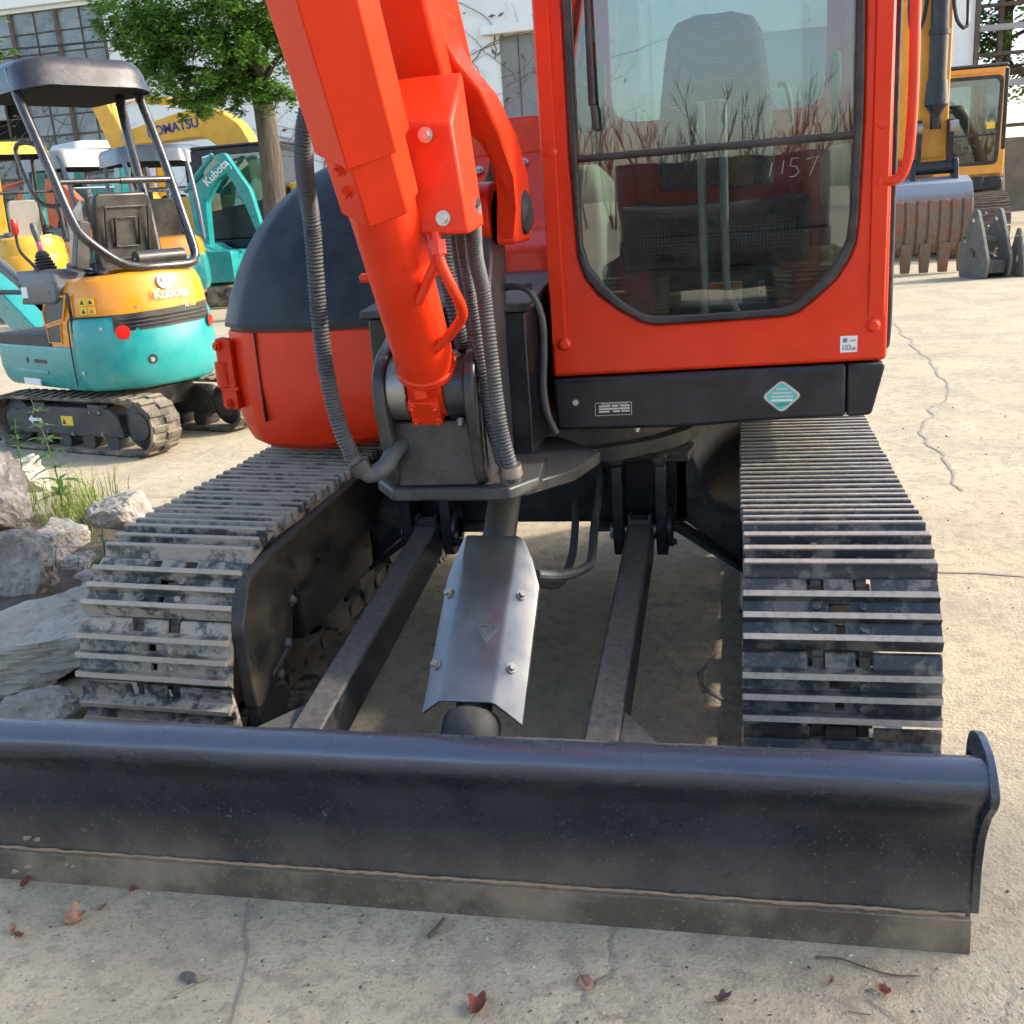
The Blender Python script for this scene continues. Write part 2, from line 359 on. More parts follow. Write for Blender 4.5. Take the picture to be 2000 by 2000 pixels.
# ---- car body between the tracks
mb = MB()
mb.prism(rnd([(-.44,.645),(.44,.645),(.44,.43),(.16,.425),(-.16,.425),(-.44,.43)], .01, 2), .78, 1.45, 'y'); E(mb, 'car_body', NAVY, None, .006)
mb = MB()
mb.prism([(-.47,.74),(-.30,.70),(-.05,.74),(.12,.76),(.22,.70),(.445,.705),(.46,.80),(.46,1.4),(-.46,1.4)], .632, .658, 'z'); E(mb, 'top_plate', NAVYD, None, .005)
for s in (-1,1):
    mb = MB(); A = [(.40,.655),(.446,.655),(.512,.50),(.60,.45),(.60,.285),(.43,.425),(.40,.425)]; B = [(.40,.67),(.45,.70),(.53,.67),(.60,.64),(.60,.285),(.43,.425),(.40,.425)]
    mb.prism([(x*s,z) for x,z in A], .78, 1.15, 'y', [(x*s,z) for x,z in B]); mb.prism([(x*s,z) for x,z in B], 1.151, 1.5, 'y')
    E(mb, 'frame_leg', NAVYD, None, .006)
    mb = MB(); mb.prism([(s*.14,.425),(s*.41,.425),(s*.60,.285),(s*.60,.270),(s*.40,.405),(s*.14,.405)], .74, .82, 'y'); E(mb, 'lower_flange', NAVYD, None, .004)
mb = MB(); mb.cyl((0,1.06,.655), (0,1.06,.80), .44, n=40); mb.cyl((0,1.06,.66), (0,1.06,.70), .49, n=40); E(mb, 'slew_ring', NAVYD)
# ---- blade arms and lugs
for s, x0, x1 in ((1,.262,.338),(-1,-.402,-.326)):
    mb = MB(); t = .013
    mb.hexa([(x0,-.50,.165),(x1,-.50,.165),(x1,.69,.345),(x0,.69,.345),(x0,-.50,.283),(x1,-.50,.283),(x1,.69,.452),(x0,.69,.452)])
    arm = E(mb, 'blade_arm', NAVYD, None, .008)
    mb = MB(); mb.cyl((x0-.055,.715,.42), (x1+.055,.715,.42), .028); mb.cyl((x0+.002,.705,.415), (x1-.002,.705,.415), .052, n=22); E(mb, 'arm_pin', STEEL)
    mb = MB(); xm = (x0+x1)/2; mb.box(xm-.028,xm+.028,.66,.70,.45,.468); mb.box(xm-.034,xm-.026,.655,.705,.45,.482); mb.box(xm+.026,xm+.034,.655,.705,.45,.482); E(mb, 'arm_stop', NAVYD, None, .002)
    for a in (x0-.042, x1+.010):
        mb = MB(); mb.prism(rnd([(.655,.385),(.655,.64),(.79,.64),(.79,.36),(.72,.345),(.675,.35)], .02, 3), a, a+.032, 'x'); E(mb, 'arm_lug', NAVY, None, .004)
        mb = MB(); mb.prism(rnd([(a-.004,.64),(a+.036,.64),(a+.036,.662),(a-.004,.662)], .008, 3), .652, .70, 'y'); E(mb, 'lug_weld', NAVYD)
    mb = MB(); a = x1+.043; mb.cyl((a,.715,.43), (a+.012,.715,.43), .06, n=24); 
    pf = E(mb, 'pin_flange', NAVY)
    for zz in (.47,.39): BOLT((a+.012,.70+(zz-.42)*.3,zz), (1,0,0), .011, .014, NAVY, pf)
    mb = MB(); e = x1 if s > 0 else x0; mb.prism([(e,-.22),(e,-.50),(e+s*.17,-.50)], .286, .298, 'z'); E(mb, 'arm_gusset', NAVYD, None, .002)
# ---- dozer blade
BX0, BX1 = -1.10, 1.0
prof = [(-.542,.068),(-.533,.11),(-.530,.16),(-.533,.21),(-.543,.255),(-.562,.295),(-.588,.33),(-.606,.352),(-.614,.372),(-.610,.392),(-.596,.406),(-.572,.412),(-.545,.406),(-.515,.388),(-.507,.380),(-.512,.365),(-.545,.385),(-.574,.392),(-.592,.378),(-.566,.335),(-.540,.30),(-.522,.258),(-.512,.21),(-.508,.16),(-.508,.10),(-.512,.03)]
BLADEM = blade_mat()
mb = MB(); NX = 40
mb.loft([[(BX0+(BX1-BX0)*i/NX, p[0]+.0015*math.sin(i*1.3)*(p[1] > .3), p[1]) for p in prof] for i in range(NX+1)])
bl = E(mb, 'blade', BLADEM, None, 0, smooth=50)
mb = MB()
mb.prism([(-.560,.0),(-.5545,.070),(-.543,.072),(-.520,.0)], BX0, BX1, 'x')
E(mb, 'cutting_edge', paint('cutting_edge_worn', (.11,.085,.060), .5, metal=.0, dust=.8, vary=.35, updust=.4, dscale=5, fine=90, spots=.6, dcol=(.31,.23,.15)), bl, .002)
mb = MB(); P = [(BX0+.01+i*(BX1-BX0-.02)/160, -.5445+random.uniform(-.0012,.0012), .0745+random.uniform(-.001,.001)) for i in range(161)]
mb.tube(P, .006, 6, lambda k, n: .0036+random.uniform(-.0012,.0010)); E(mb, 'weld_bead', paint('sandy_weld', (.40,.27,.16), .9, dust=.6, vary=.3, dcol=(.13,.11,.09), dscale=25), bl)
EP = [(-.425,.335),(-.428,.375),(-.445,.402),(-.475,.418),(-.515,.426),(-.572,.422),(-.606,.402),(-.628,.372),(-.622,.350),(-.580,.30),(-.552,.24),(-.540,.17),(-.541,.08),(-.541,.075),(-.50,.075),(-.47,.20),(-.45,.30)]
for xx in (BX1, BX0-.018):
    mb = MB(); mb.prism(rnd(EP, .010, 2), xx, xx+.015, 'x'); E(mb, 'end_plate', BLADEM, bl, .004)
mb = MB(); mb.cyl((BX1-.001,-.455,.355), (BX1-.004,-.455,.355), .009); E(mb, 'plate_hole', INK, bl)
for xx in (-.8,0,.8):
    mb = MB(); mb.prism([(-.51,.05),(-.51,.36),(-.46,.30),(-.45,.10)], xx-.01, xx+.01, 'x'); E(mb, 'back_rib', NAVYD, bl)
# mud splashes on the lip and the face
MUD = paint('dried_mud', (.30,.24,.17), .95, dust=.3, vary=.25, bump=.4)
def splat(c, rad, nrm, mat, parent, name='mud_splash', flat=.12, k=11, ax=None):
    c, nrm = Vector(c), Vector(nrm).normalized(); a = Vector(ax or nrm.orthogonal()); a = (a-nrm*a.dot(nrm)).normalized(); b = nrm.cross(a)
    ring = [rad*random.uniform(.5,1.15) for _ in range(k)]; vs = [c+nrm*rad*flat]
    for i, q in enumerate(ring): vs.append(c+(a*math.cos(6.2832*i/k)+b*math.sin(6.2832*i/k)*.55)*q*.6+nrm*rad*flat*.7)
    for i, q in enumerate(ring): vs.append(c+(a*math.cos(6.2832*i/k)+b*math.sin(6.2832*i/k)*.55)*q-nrm*.001)
    fs = [(0,1+i,1+(i+1)%k) for i in range(k)]+[(1+i,1+k+i,1+k+(i+1)%k,1+(i+1)%k) for i in range(k)]
    m_ = MB(); m_.add(vs, fs); return E(m_, name, mat, parent, 0, smooth=60)
for x, y, z, q in ((-.985,-.539,.098,.014),(-.962,-.539,.094,.012),(-.985,-.558,.035,.013),(-.885,-.5565,.048,.010),(-.87,-.557,.044,.009),(-1.02,-.560,.022,.012)):
    splat((x,y,z), q, (0,-1,.05), MUD, bl, ax=(1,0,.3))
# ---- blade cylinder and its guard
mb = MB(); rows = []
G0 = [(-.104,.05,.585),(-.065,.05,.622),(.063,.05,.620),(.121,.05,.572)]; G1 = [(-.118,-.27,.302),(-.073,-.27,.336),(.050,-.27,.336),(.114,-.27,.281)]
def gp(t, j):
    a, b = Vector(G0[j]), Vector(G1[j]); return a.lerp(b, t)
def gsec(t, off, squeeze=0):
    o = [gp(t,0).lerp(gp(t,1),squeeze), gp(t,1), gp(t,2), gp(t,3).lerp(gp(t,2),squeeze)]
    o = [o[0], o[0].lerp(o[1],.93), o[1].lerp(o[2],.06), o[1].lerp(o[2],.94), o[2].lerp(o[3],.07), o[3]]
    return [p+Vector((0,.012*off,-.010*off)) for p in o]
ts = [0,.08,.2,.4,.6,.8,1.0]; sq = [.75,.35,.0,0,0,0,0]
mb.loft([gsec(t,0,q)+gsec(t,1,q)[::-1] for t, q in zip(ts, sq)]); gd = E(mb, 'cylinder_guard', GUARDM, None, .0015, smooth=25)
gn = Vector((0,-.66,.75))
for t, side in ((.33,-1),(.33,1),(.76,-1),(.76,1)):
    mb = MB(); p = gp(t,1).lerp(gp(t,0),.55) if side < 0 else gp(t,2).lerp(gp(t,3),.42)
    hexbolt(mb, p, gn+Vector((side*.5,0,0)), .0085, .016); E(mb, 'guard_bolt', STEEL, gd)
# scuffed print on the guard plate
mb = MB()
gx = Vector((1,0,0)); gy = (gp(0,1)-gp(1,1)).normalized(); gc = (gp(.60,1)+gp(.60,2))/2+Vector((.025,0,0))+gn*.0012
for k in range(3):
    for q in range(6):
        rr_ = .008+q*.0055
        for a in (0,1):
            th0 = math.radians(120*k+30); th1 = th0+math.radians(120)
            A = gc+(gx*math.cos(th0)+gy*math.sin(th0))*rr_*.92; B = gc+(gx*math.cos((th0+th1)/2)+gy*math.sin((th0+th1)/2))*rr_*.5
            C2 = gc+(gx*math.cos(th1)+gy*math.sin(th1))*rr_*.92
            if random.random() < .75: mb.tube([A,B] if a else [B,C2], .0007, 4)
E(mb, 'tread_print', plain('pale_scuff', (.19,.19,.19), .6), gd)
mb = MB(); gdir = Vector((0,-.781,-.625)).normalized()
mb.lathe((-.005,.30,.722), gdir, [(0,.03),(0,.042),(.70,.042),(.70,.060),(.715,.067),(.760,.067),(.775,.060),(.775,.03)], 28); E(mb, 'blade_cylinder', BLACK)
mb = MB(); M = Matrix.Translation((-.008,-.36,.205)) @ gdir.to_track_quat('Z','X').to_matrix().to_4x4(); c = MB(M); c.box(-.03,.03,-.03,.03,-.03,.10); E(c, 'rod_end', BLACK, None, .004)
for pts, rad in (([(.11,.02,.53),(.16,.10,.50),(.20,.25,.47),(.185,.45,.44),(.17,.62,.46),(.18,.73,.56),(.175,.78,.60)], .013), ([(.09,.06,.50),(.13,.2,.44),(.12,.5,.42),(.10,.74,.5)], .012)):
    mb = MB(); mb.tube(spline(pts), rad, 10); E(mb, 'blade_hose', HOSE)
for x in (.10,.165): BOLT((x,.78,.60-.03*(x > .15)), (0,-1,0), .010, .012, BLACK)
# ---- swing frame head and bracket
mb = MB(); mb.prism(rnd([(-.30,1.146),(.094,1.146),(.094,.80),(.06,.765),(-.26,.765),(-.30,.80)], .006, 1), .155, .62, 'y'); sw = E(mb, 'swing_head', NAVY, None, .006)
mb = MB(); mb.hexa([(-.315,.14,1.147),(.108,.14,1.147),(.112,.62,1.19),(-.30,.62,1.19),(-.315,.14,1.166),(.108,.14,1.166),(.112,.62,1.212),(-.30,.62,1.212)]); E(mb, 'head_plate', NAVYD, sw, .003)
mb = MB(); mb.prism([(.02,-.02),(.10,-.01),(.20,.12),(.24,.3),(.10,.5),(-.30,.5),(-.31,.15)], .735, .765, 'z'); E(mb, 'head_foot', NAVYD, sw, .004)
mb = MB(); mb.prism(rnd([(.05,.84),(.082,.84),(.082,.93),(.05,.93)], .016, 4), .1545, .16, 'y'); E(mb, 'hose_port', INK, sw)
BR = paint('bracket_navy', (.020,.022,.028), .36, dust=.22, vary=.3, updust=.4, dscale=9, spots=.1, dcol=(.20,.17,.13))
mb = MB(); mb.prism([(-.235,-.075),(-.170,-.168),(.10,-.172),(.15,-.08),(.13,.148),(-.22,.148)], .772, .801, 'z'); bk = E(mb, 'swing_bracket', BR, None, .005)
CH = [(-.165,.803),(-.195,.93),(-.212,1.00),(-.205,1.06),(-.165,1.10),(-.10,1.12),(-.02,1.16),(.06,1.30),(.07,1.40),(.14,1.44),(.20,1.40),(.20,1.22),(.148,1.12),(.148,.803)]
for a, b in ((-.178,-.150),(.022,.048)):
    mb = MB(); mb.prism(rnd(CH, .04, 3), a, b, 'x'); E(mb, 'bracket_cheek', BR, bk, .006)
mb = MB(); mb.prism([(-.155,.803),(.028,.803),(.028,.95),(-.155,.95)], -.155, -.10, 'y'); E(mb, 'bracket_web', BR, bk, .004)
for a, b in ((-.152,-.106),(-.024,.024)):
    mb = MB(); mb.lathe((a,-.13,1.02), (1,0,0), [(0,.05),(0,.070),(b-a,.070),(b-a,.05)], 28); E(mb, 'pin_boss', STEEL if a < -.1 else BR, bk, .004)
mb = MB(); mb.cyl((-.185,-.13,1.02), (.06,-.13,1.02), .038, n=20); E(mb, 'pin', STEEL, bk); BOLT((-.002,-.15,1.088), (0,-.3,1), .009, .014, STEEL, bk); BOLT((.005,-.17,.955), (0,-.6,-1), .007, .016, STEEL, bk)
mb = MB(); mb.prism(rnd([(-.205,.862),(-.168,.862),(-.168,.905),(-.205,.905)], .006, 2), -.10, -.06, 'y'); E(mb, 'hose_clamp', BRIGHT, bk, .003)
# ---- boom cylinder
P0 = Vector((-.065,-.13,1.02)); AD = Vector((.023,-.27,.345)).normalized(); AX = Vector((1,0,0)); AX = (AX-AD*AX.dot(AD)).normalized(); AF = AD.cross(AX)
if AF.y > 0: AF = -AF
def ap(t, x=0, fw=0): return P0+AD*t+AX*x+AF*fw
mb = MB(); mb.lathe(P0, AD, [(.045,.03),(.05,.058),(.062,.066),(.075,.066),(.08,.0625),(.80,.0625),(.80,.02)], 36); bc = E(mb, 'boom_cylinder', RED, None, 0, smooth=30)
mb = MB(); mb.lathe((-.105,-.13,1.02), (1,0,0), [(0,.03),(0,.064),(.08,.064),(.08,.03)], 28); mb.hexa([tuple(ap(t,x,w)) for t in (-.01,.07) for x, w in ((-.038,-.045),(.038,-.045),(.038,.055),(-.038,.055))]); E(mb, 'cylinder_eye', RED, bc, .005)
mb = MB()
mb.hexa([tuple(ap(t,x,w)) for t in (-.035,.035) for x, w in ((-.036,.05),(.030,.05),(.030,.078),(-.036,.078))])
for x in (-.028,.022):
    for t in (-.022,.022): hexbolt(mb, ap(t,x,.077), AF, .0065, .011)
E(mb, 'flange_block', RED, bc, .003)
HX = [(-.076,-.02),(-.070,.042),(-.006,.086),(.066,.046),(.076,-.02)]
def hexsec(t, k=1, back=True):
    return [tuple(ap(t, x*k, w*k)) for x, w in HX]+[tuple(ap(t, x*k, w*k)) for x, w in ((.06,-.066),(-.06,-.066))]
mb = MB(); mb.loft([hexsec(.50,.90), hexsec(.70,.90)]); cl = E(mb, 'cylinder_clamp', RED, bc, .004)
for t in (.565,.61): BOLT(ap(t,-.030,.058), AF+AX*-.6, .008, .014, RED, bc)
mb = MB(); mb.lathe(ap(.532,-.022,.062), AF+AX*-.6, [(0,.004),(.0,.0055),(.002,.0055),(.002,.003)], 10); E(mb, 'clamp_hole', INK, bc)
mb = MB()        # open folded guard over the rod
def gsec2(t, k): return [tuple(ap(t, x*k, w*k)) for x, w in HX]
O = [gsec2(.63,1.04), gsec2(1.45,1.04)]; I = [gsec2(.63,.98), gsec2(1.45,.98)]
mb.loft([O[0]+I[0][::-1], O[1]+I[1][::-1]]); E(mb, 'rod_guard', RED, bc, .004)
mb = MB(); mb.lathe(P0, AD, [(.66,.01),(.66,.05),(1.5,.05),(1.5,.02)], 20); E(mb, 'rod', RED, bc)
mb = MB(); mb.tube(spline([(.045,-.395,1.35),(.052,-.40,1.30),(.066,-.385,1.25),(.072,-.355,1.215),(.062,-.315,1.185),(.02,-.275,1.145),(-.035,-.245,1.105),(-.068,-.23,1.075),(-.074,-.218,1.05),(-.072,-.205,1.03)], .012), .0105, 12)
mb.cyl(ap(.30,.04,.05), (.055,-.40,1.315), .010); mb.lathe((.052,-.40,1.325), (.05,-.1,-1), [(-.012,.012),(-.012,.016),(.014,.016),(.014,.012)], 6); mb.lathe((-.072,-.20,1.022), (0,.2,-1), [(-.02,.012),(-.02,.018),(.01,.018),(.01,.012)], 16); E(mb, 'steel_pipe', RED, bc)
mb = MB(); mb.cyl((-.168,-.22,1.266), (-.10,-.24,1.262), .010); E(mb, 'pipe_stub', RED, bc, .002)
# ---- boom
mb = MB(); xr, xl = .045, -.125; bu = [(-.195,1.575),(-.30,1.71),(-1.08,2.72),(-.90,2.86),(-.13,1.86),(.03,1.66),(.04,1.60)]
mb.prism(bu, xl, xr, 'x'); bm_ = E(mb, 'boom', RED, None, .008)
hf = [(-.04,1.560),(.0,1.556),(.032,1.545),(.058,1.522),(.070,1.48),(.069,1.419),(.060,1.305),(.111,1.305),(.117,1.38),(.118,1.452),(.114,1.535),(.092,1.615),(.060,1.665),(.046,1.70),(.046,1.76),(-.04,1.76)]
fp = hf+[(-.08-x,z) for x, z in hf[::-1][1:-1]]
mb = MB(); c = MB(); c.prism(fp, .04, .185, 'y')
def shear(p):
    z = p[2]; d = max(0,z-1.43); return (p[0], p[1]-d*.95+(.02 if p[1] > .1 else 0), z)
c.v = [shear(p) for p in c.v]; fk = E(c, 'boom_fork', RED, bm_, .012, seg=3)
mb = MB()
for s in (1,-1):
    x = .112 if s > 0 else -.192; mb.lathe((x,.12,1.372), (s,0,0), [(0,.02),(0,.050),(.008,.048),(.016,.036),(.02,.018)], 22)
E(mb, 'pivot_cap', BLACK, bm_)
mb = MB(); mb.lathe((.012,.115,1.372), (1,0,0), [(0,.03),(0,.072),(.036,.072),(.036,.03)], 26); E(mb, 'pivot_boss', RED, bm_, .004)
text('KX11H2', .024, RED, bm_, (.074,.0375-1.0,1.425), (.05,0,-1), (1,0,.05), 'cast_lettering', .0012)
mb = MB(); mb.hexa([(.018,-.40,1.347),(.112,-.40,1.343),(.118,-.30,1.355),(.0,-.25,1.36),(-.004,-.40,1.54),(.094,-.40,1.536),(.090,-.27,1.632),(-.062,-.28,1.632)]); hb = E(mb, 'hose_cover', RED, None, .006)
mb = MB(); hexbolt(mb, (.046,-.4,1.518), (0,-1,0), .0095, .016); E(mb, 'cover_bolt', BRIGHT, hb)
mb = MB(); hexbolt(mb, (.066,-.4,1.374), (0,-1,0), .0095, .016); E(mb, 'cover_bolt', BRIGHT, hb)
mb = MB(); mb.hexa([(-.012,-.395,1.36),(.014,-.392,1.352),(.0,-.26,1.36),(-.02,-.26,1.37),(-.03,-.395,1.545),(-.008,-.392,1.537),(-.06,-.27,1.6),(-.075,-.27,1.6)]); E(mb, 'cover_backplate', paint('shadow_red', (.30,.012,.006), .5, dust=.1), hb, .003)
# ---- hoses at the bracket
def corr(pts, rad, name='corrugated_hose', pitch=.0072, mat=HOSE, depth=.09):
    sp = spline(pts, pitch/4); mb = MB()
    mb.tube(sp, rad, 14, lambda k, n: rad*(1-depth+depth*math.cos(k*math.pi/2)*1.0) if 4 < k < n-4 else rad*.95); return E(mb, name, mat, None, 0, smooth=60)
corr([(-.10,-.43,1.66),(-.155,-.42,1.59),(-.192,-.385,1.52),(-.220,-.33,1.45),(-.238,-.28,1.375),(-.254,-.26,1.20),(-.256,-.25,1.075),(-.246,-.245,.975),(-.224,-.24,.893),(-.206,-.235,.866)], .0185)
mb = MB(); mb.tube(spline([(-.210,-.237,.870),(-.193,-.232,.852),(-.165,-.215,.862),(-.15,-.18,.888),(-.135,-.11,.91),(-.13,-.05,.915)], .01), .0195, 14); E(mb, 'rubber_elbow', HOSE)
corr([(.105,-.33,1.40),(.083,-.25,1.30),(.082,-.20,1.22),(.088,-.20,1.10),(.094,-.20,.98),(.104,-.20,.90),(.115,-.18,.82)], .0165)
corr([(.07,-.31,1.40),(.052,-.22,1.30),(.048,-.17,1.20),(.058,-.17,1.08),(.07,-.17,.97),(.085,-.16,.86),(.10,-.12,.80)], .0135)
corr([(.055,-.29,1.40),(.035,-.20,1.30),(.03,-.14,1.2),(.04,-.14,1.08),(.055,-.14,.97),(.075,-.13,.85)], .0125)
corr([(-.02,.0,1.55),(.0,.02,1.47),(-.005,-.02,1.40),(-.02,-.08,1.30),(-.01,-.1,1.2),(.0,-.08,1.1)], .020)
corr([(.03,.30,1.52),(.02,.26,1.45),(-.01,.2,1.38),(-.02,.1,1.30),(.0,.0,1.2),(.02,-.02,1.1)], .022, mat=BLACK)
for p, d in (((-.209,-.2365,.869),(.4,.1,-.8)),((.112,-.187,.845),(.1,.2,-1)),((.094,-.145,.825),(.2,.4,-1))):
    mb = MB(); mb.lathe(p, d, [(-.012,.017),(-.012,.0225),(.012,.0225),(.012,.017)], 18); E(mb, 'hose_collar', STEEL if p[0] > 0 else BLACK)
mb = MB(); mb.tube(spline([(.02,.18,1.19),(.06,.16,1.205),(.11,.14,1.195),(.135,.15,1.13),(.133,.16,1.04),(.125,.17,.96),(.13,.18,.89),(.145,.2,.84)], .012), .0085, 10); E(mb, 'thin_hose', HOSE)
mb = MB(); mb.box(.105,.118,.134,.15,1.19,1.212); E(mb, 'hose_clip', BLACK)
# ---- left body: red side cover and dark hood
plan = rnd([(-.26,.60),(-.64,.60),(-.74,.612),(-.895,.655),(-.985,.74),(-1.03,.95),(-1.0,1.45),(-.83,1.85),(-.26,1.95)], .022, 2)
def shrink(pl, k, c, z, dy=0): return [(c[0]+(x-c[0])*k, c[1]+(y-c[1])*k+dy, z) for x, y in pl]
mb = MB(); cc = (-.55,1.15)
mb.loft([[(x+(0 if x > -.3 else 0), y, z+zz*max(0,(x+.70))*.12) for x, y, z in shrink(plan, k, cc, z)] for z, k, zz in ((.692,.80,1),(.698,.87,1),(.72,.93,1),(.76,.962,.6),(.82,.985,.2),(.895,1.0,0),(.905,1.0,0),(1.0,1.0,0),(1.075,.992,0))])
cv = E(mb, 'side_cover', RED, None, .006, smooth=14)
mb = MB(); mb.prism([(x*.985-.008,y+.012) for x, y in plan], 1.074, 1.088, 'z'); E(mb, 'cover_seal', BLACK)
mb = MB(); cc2 = (-.585,1.08)
mb.loft([shrink(plan, k*1.005, cc2, z) for z, k in ((1.088,1.0),(1.10,1.0),(1.18,.945),(1.25,.885),(1.31,.82),(1.37,.735),(1.42,.645),(1.46,.55),(1.50,.44),(1.53,.34),(1.555,.22),(1.567,.10))])
E(mb, 'engine_hood', HOODM, None, .0, smooth=16)
mb = MB(); mb.box(-.8425,-.8395,.634,.66,.80,1.074); sm_ = E(mb, 'cover_seam', INK, cv)
mb = MB(); x0 = -.948; 
mb.prism(rnd([(-.995,.845),(-.945,.83),(-.945,1.05),(-.995,1.06)], .012, 3), .675, .72, 'y'); mb.cyl((-.985,.69,.905), (-.985,.69,.985), .026, n=14); mb.box(-.995,-.935,.67,.72,.895,.905); E(mb, 'latch', RED, cv, .004)
BOLT((-.985,.668,1.035), (-.3,-1,0), .010, .012, RED, cv); BOLT((-.975,.668,.855), (-.3,-1,0), .010, .012, RED, cv)
# ---- centre bonnet behind the boom, counterweight
mb = MB(); mb.prism([(.60,1.10),(.60,1.195),(.615,1.205),(.62,1.27),(.64,1.285),(.80,1.325),(.82,1.335),(1.06,1.545),(1.9,1.60),(1.9,.8),(.62,.8)], -.42, .124, 'x'); bn = E(mb, 'bonnet', RED, None, .01)
mb = MB(); mb.box(-.40,.124,1.10,1.16,1.54,1.655); E(mb, 'bonnet_rear_panel', RED, bn, .008)
BOLT((-.052,1.02,1.513), (0,-.65,.75), .010, .014, BRIGHT, bn); BOLT((-.19,1.0,1.50), (0,-.65,.75), .010, .012, BRIGHT, bn)
mb = MB(); mb.tube([(-.035,.843,1.352),(-.035,.835,1.375),(-.005,.835,1.375),(-.005,.843,1.352)], .005, 8); mb.prism([(-.052,1.38),(-.05,1.465),(-.042,1.47),(-.046,1.38)], .865, .875, 'y'); E(mb, 'bonnet_handle', RED, bn)
mb = MB(); mb.prism(rnd([(-.06,1.423),(-.02,1.426),(-.02,1.432),(-.06,1.434)], .003, 2), .90, .91, 'y'); E(mb, 'bonnet_slot', INK, bn)
mb = MB(); mb.prism(rnd([(-.85,1.9),(-.5,2.15),(0,2.22),(.5,2.15),(.85,1.9),(.9,1.5),(-.9,1.5)], .1, 3), .72, 1.3, 'z'); E(mb, 'counterweight', NAVY, None, .02)
mb = MB(); mb.box(-.70,.90,.70,1.9,.775,.83); E(mb, 'house_floor', NAVYD)
# ---- cab
TOP = 2.46
outer = [(.128,.962),(.934,.976),(.930,1.8),(.922,TOP),(.122,TOP),(.126,1.8)]
gas_o = [(.199,2.33),(.199,1.83),(.200,1.49),(.207,1.257),(.222,1.21),(.253,1.165),(.30,1.128),(.352,1.096),(.375,1.088),(.40,1.084),(.537,1.0865),(.694,1.091),(.726,1.099),(.77,1.133),(.814,1.173),(.84,1.215),(.856,1.255),(.861,1.312),(.866,1.523),(.864,1.77),(.858,2.33)]
gas_i = [(.217,2.31),(.217,1.83),(.217,1.489),(.219,1.285),(.232,1.235),(.262,1.193),(.31,1.145),(.352,1.115),(.375,1.107),(.40,1.1035),(.537,1.1045),(.690,1.1085),(.718,1.117),(.76,1.150),(.797,1.187),(.822,1.225),(.837,1.262),(.842,1.315),(.847,1.525),(.845,1.766),(.840,2.31)]
mb = MB(); mb.plate(outer, [gas_o], .30, .345, 'y'); fr = E(mb, 'cab_front', RED, None, .010, seg=3)
mb = MB(); mb.plate(gas_o, [gas_i], .288, .318, 'y'); E(mb, 'window_seal', BLACK, fr, .006, seg=3)
for x0, x1, z0 in ((.127,.171,1.075),(.884,.929,1.10)):
    mb = MB(); mb.loft([[(x0+.004,.302,z0-.03),(x1-.004,.302,z0-.03),(x1-.004,.3005,z0-.03),(x0+.004,.3005,z0-.03)],[(x0+.002,.302,z0+.02),(x1-.002,.302,z0+.02),(x1-.006,.294,z0+.02),(x0+.006,.294,z0+.02)],[(x0-.001,.302,TOP-.02),(x1-.001,.302,TOP-.02),(x1-.006,.290,TOP-.02),(x0+.005,.290,TOP-.02)]]); E(mb, 'pillar_rib', RED, fr, .004)
for x, z in ((.154,1.503),(.161,1.045),(.907,1.507),(.901,1.059)):
    mb = MB(); mb.lathe((x,.301,z), (0,-1,0), [(0,.017),(.004,.0165),(.007,.013),(.0095,.0105),(.010,.006)], 18); E(mb, 'bolt_cap', RED, fr)
def pane(name, loop, y, mat=None, th=.005, parent=None):
    mb = MB(); mb.plate(loop, [], y, y+th, 'y'); return E(mb, name, mat or GLASS, parent or fr)
lo = [p for p in gas_i if p[1] < 1.479]; up_ = [p for p in gas_i if p[1] > 1.485]
pane('lower_windshield', [(.217,1.480)]+lo+[(.845,1.484)], .303)
pane('upper_windshield', [(.846,1.492)]+[p for p in up_ if p[0] > .6]+[p for p in up_ if p[0] < .6]+[(.217,1.490)], .312)
mb = MB(); mb.tube([(.203,.300,1.484),(.53,.298,1.486),(.861,.300,1.489)], .0085, 10); E(mb, 'windshield_bar', BLACK, fr)
# handwritten number on the lower pane
mb = MB()
for st in ([(.662,1.412),(.668,1.442)],[(.690,1.416),(.694,1.446)],[(.728,1.448),(.712,1.449),(.708,1.432),(.722,1.430),(.728,1.418),(.718,1.408),(.706,1.409)],[(.744,1.444),(.770,1.450),(.752,1.408)]):
    mb.tube([(x,.3015,z) for x, z in st], .0006, 5)
E(mb, 'chalk_number', plain('faded_chalk', (.45,.45,.44), .8), fr)
mb = MB(); mb.cyl((.258,.285,1.87), (.262,.282,1.60), .006); mb.tube([(.262,.28,1.60),(.264,.282,1.585),(.266,.285,1.545)], .009, 10); mb.box(.250,.262,.284,.296,1.60,2.1); E(mb, 'wiper', BLACK, fr, .003)
# noise sticker
mb = MB(); mb.box(.827,.866,.2988,.2999,.998,1.037); stk = E(mb, 'noise_sticker', WHITE, fr)
text('103', .019, INK, fr, (.830,.2984-1,1.003), (1,0,.012), (0,0,1), 'lettering', .0002, xs=.78)
text('dB', .011, INK, fr, (.853,.2984-1,1.003), (1,0,.012), (0,0,1), 'lettering', .0002, xs=.8)
text('LwA', .008, INK, fr, (.848,.2984-1,1.024), (1,0,.012), (0,0,1), 'lettering', .0002)
mb = MB(); mb.cyl((.838,.2987,1.027), (.838,.2983,1.027), .006); E(mb, 'sticker_mark', plain('grey_print', (.2,.2,.22)), fr)
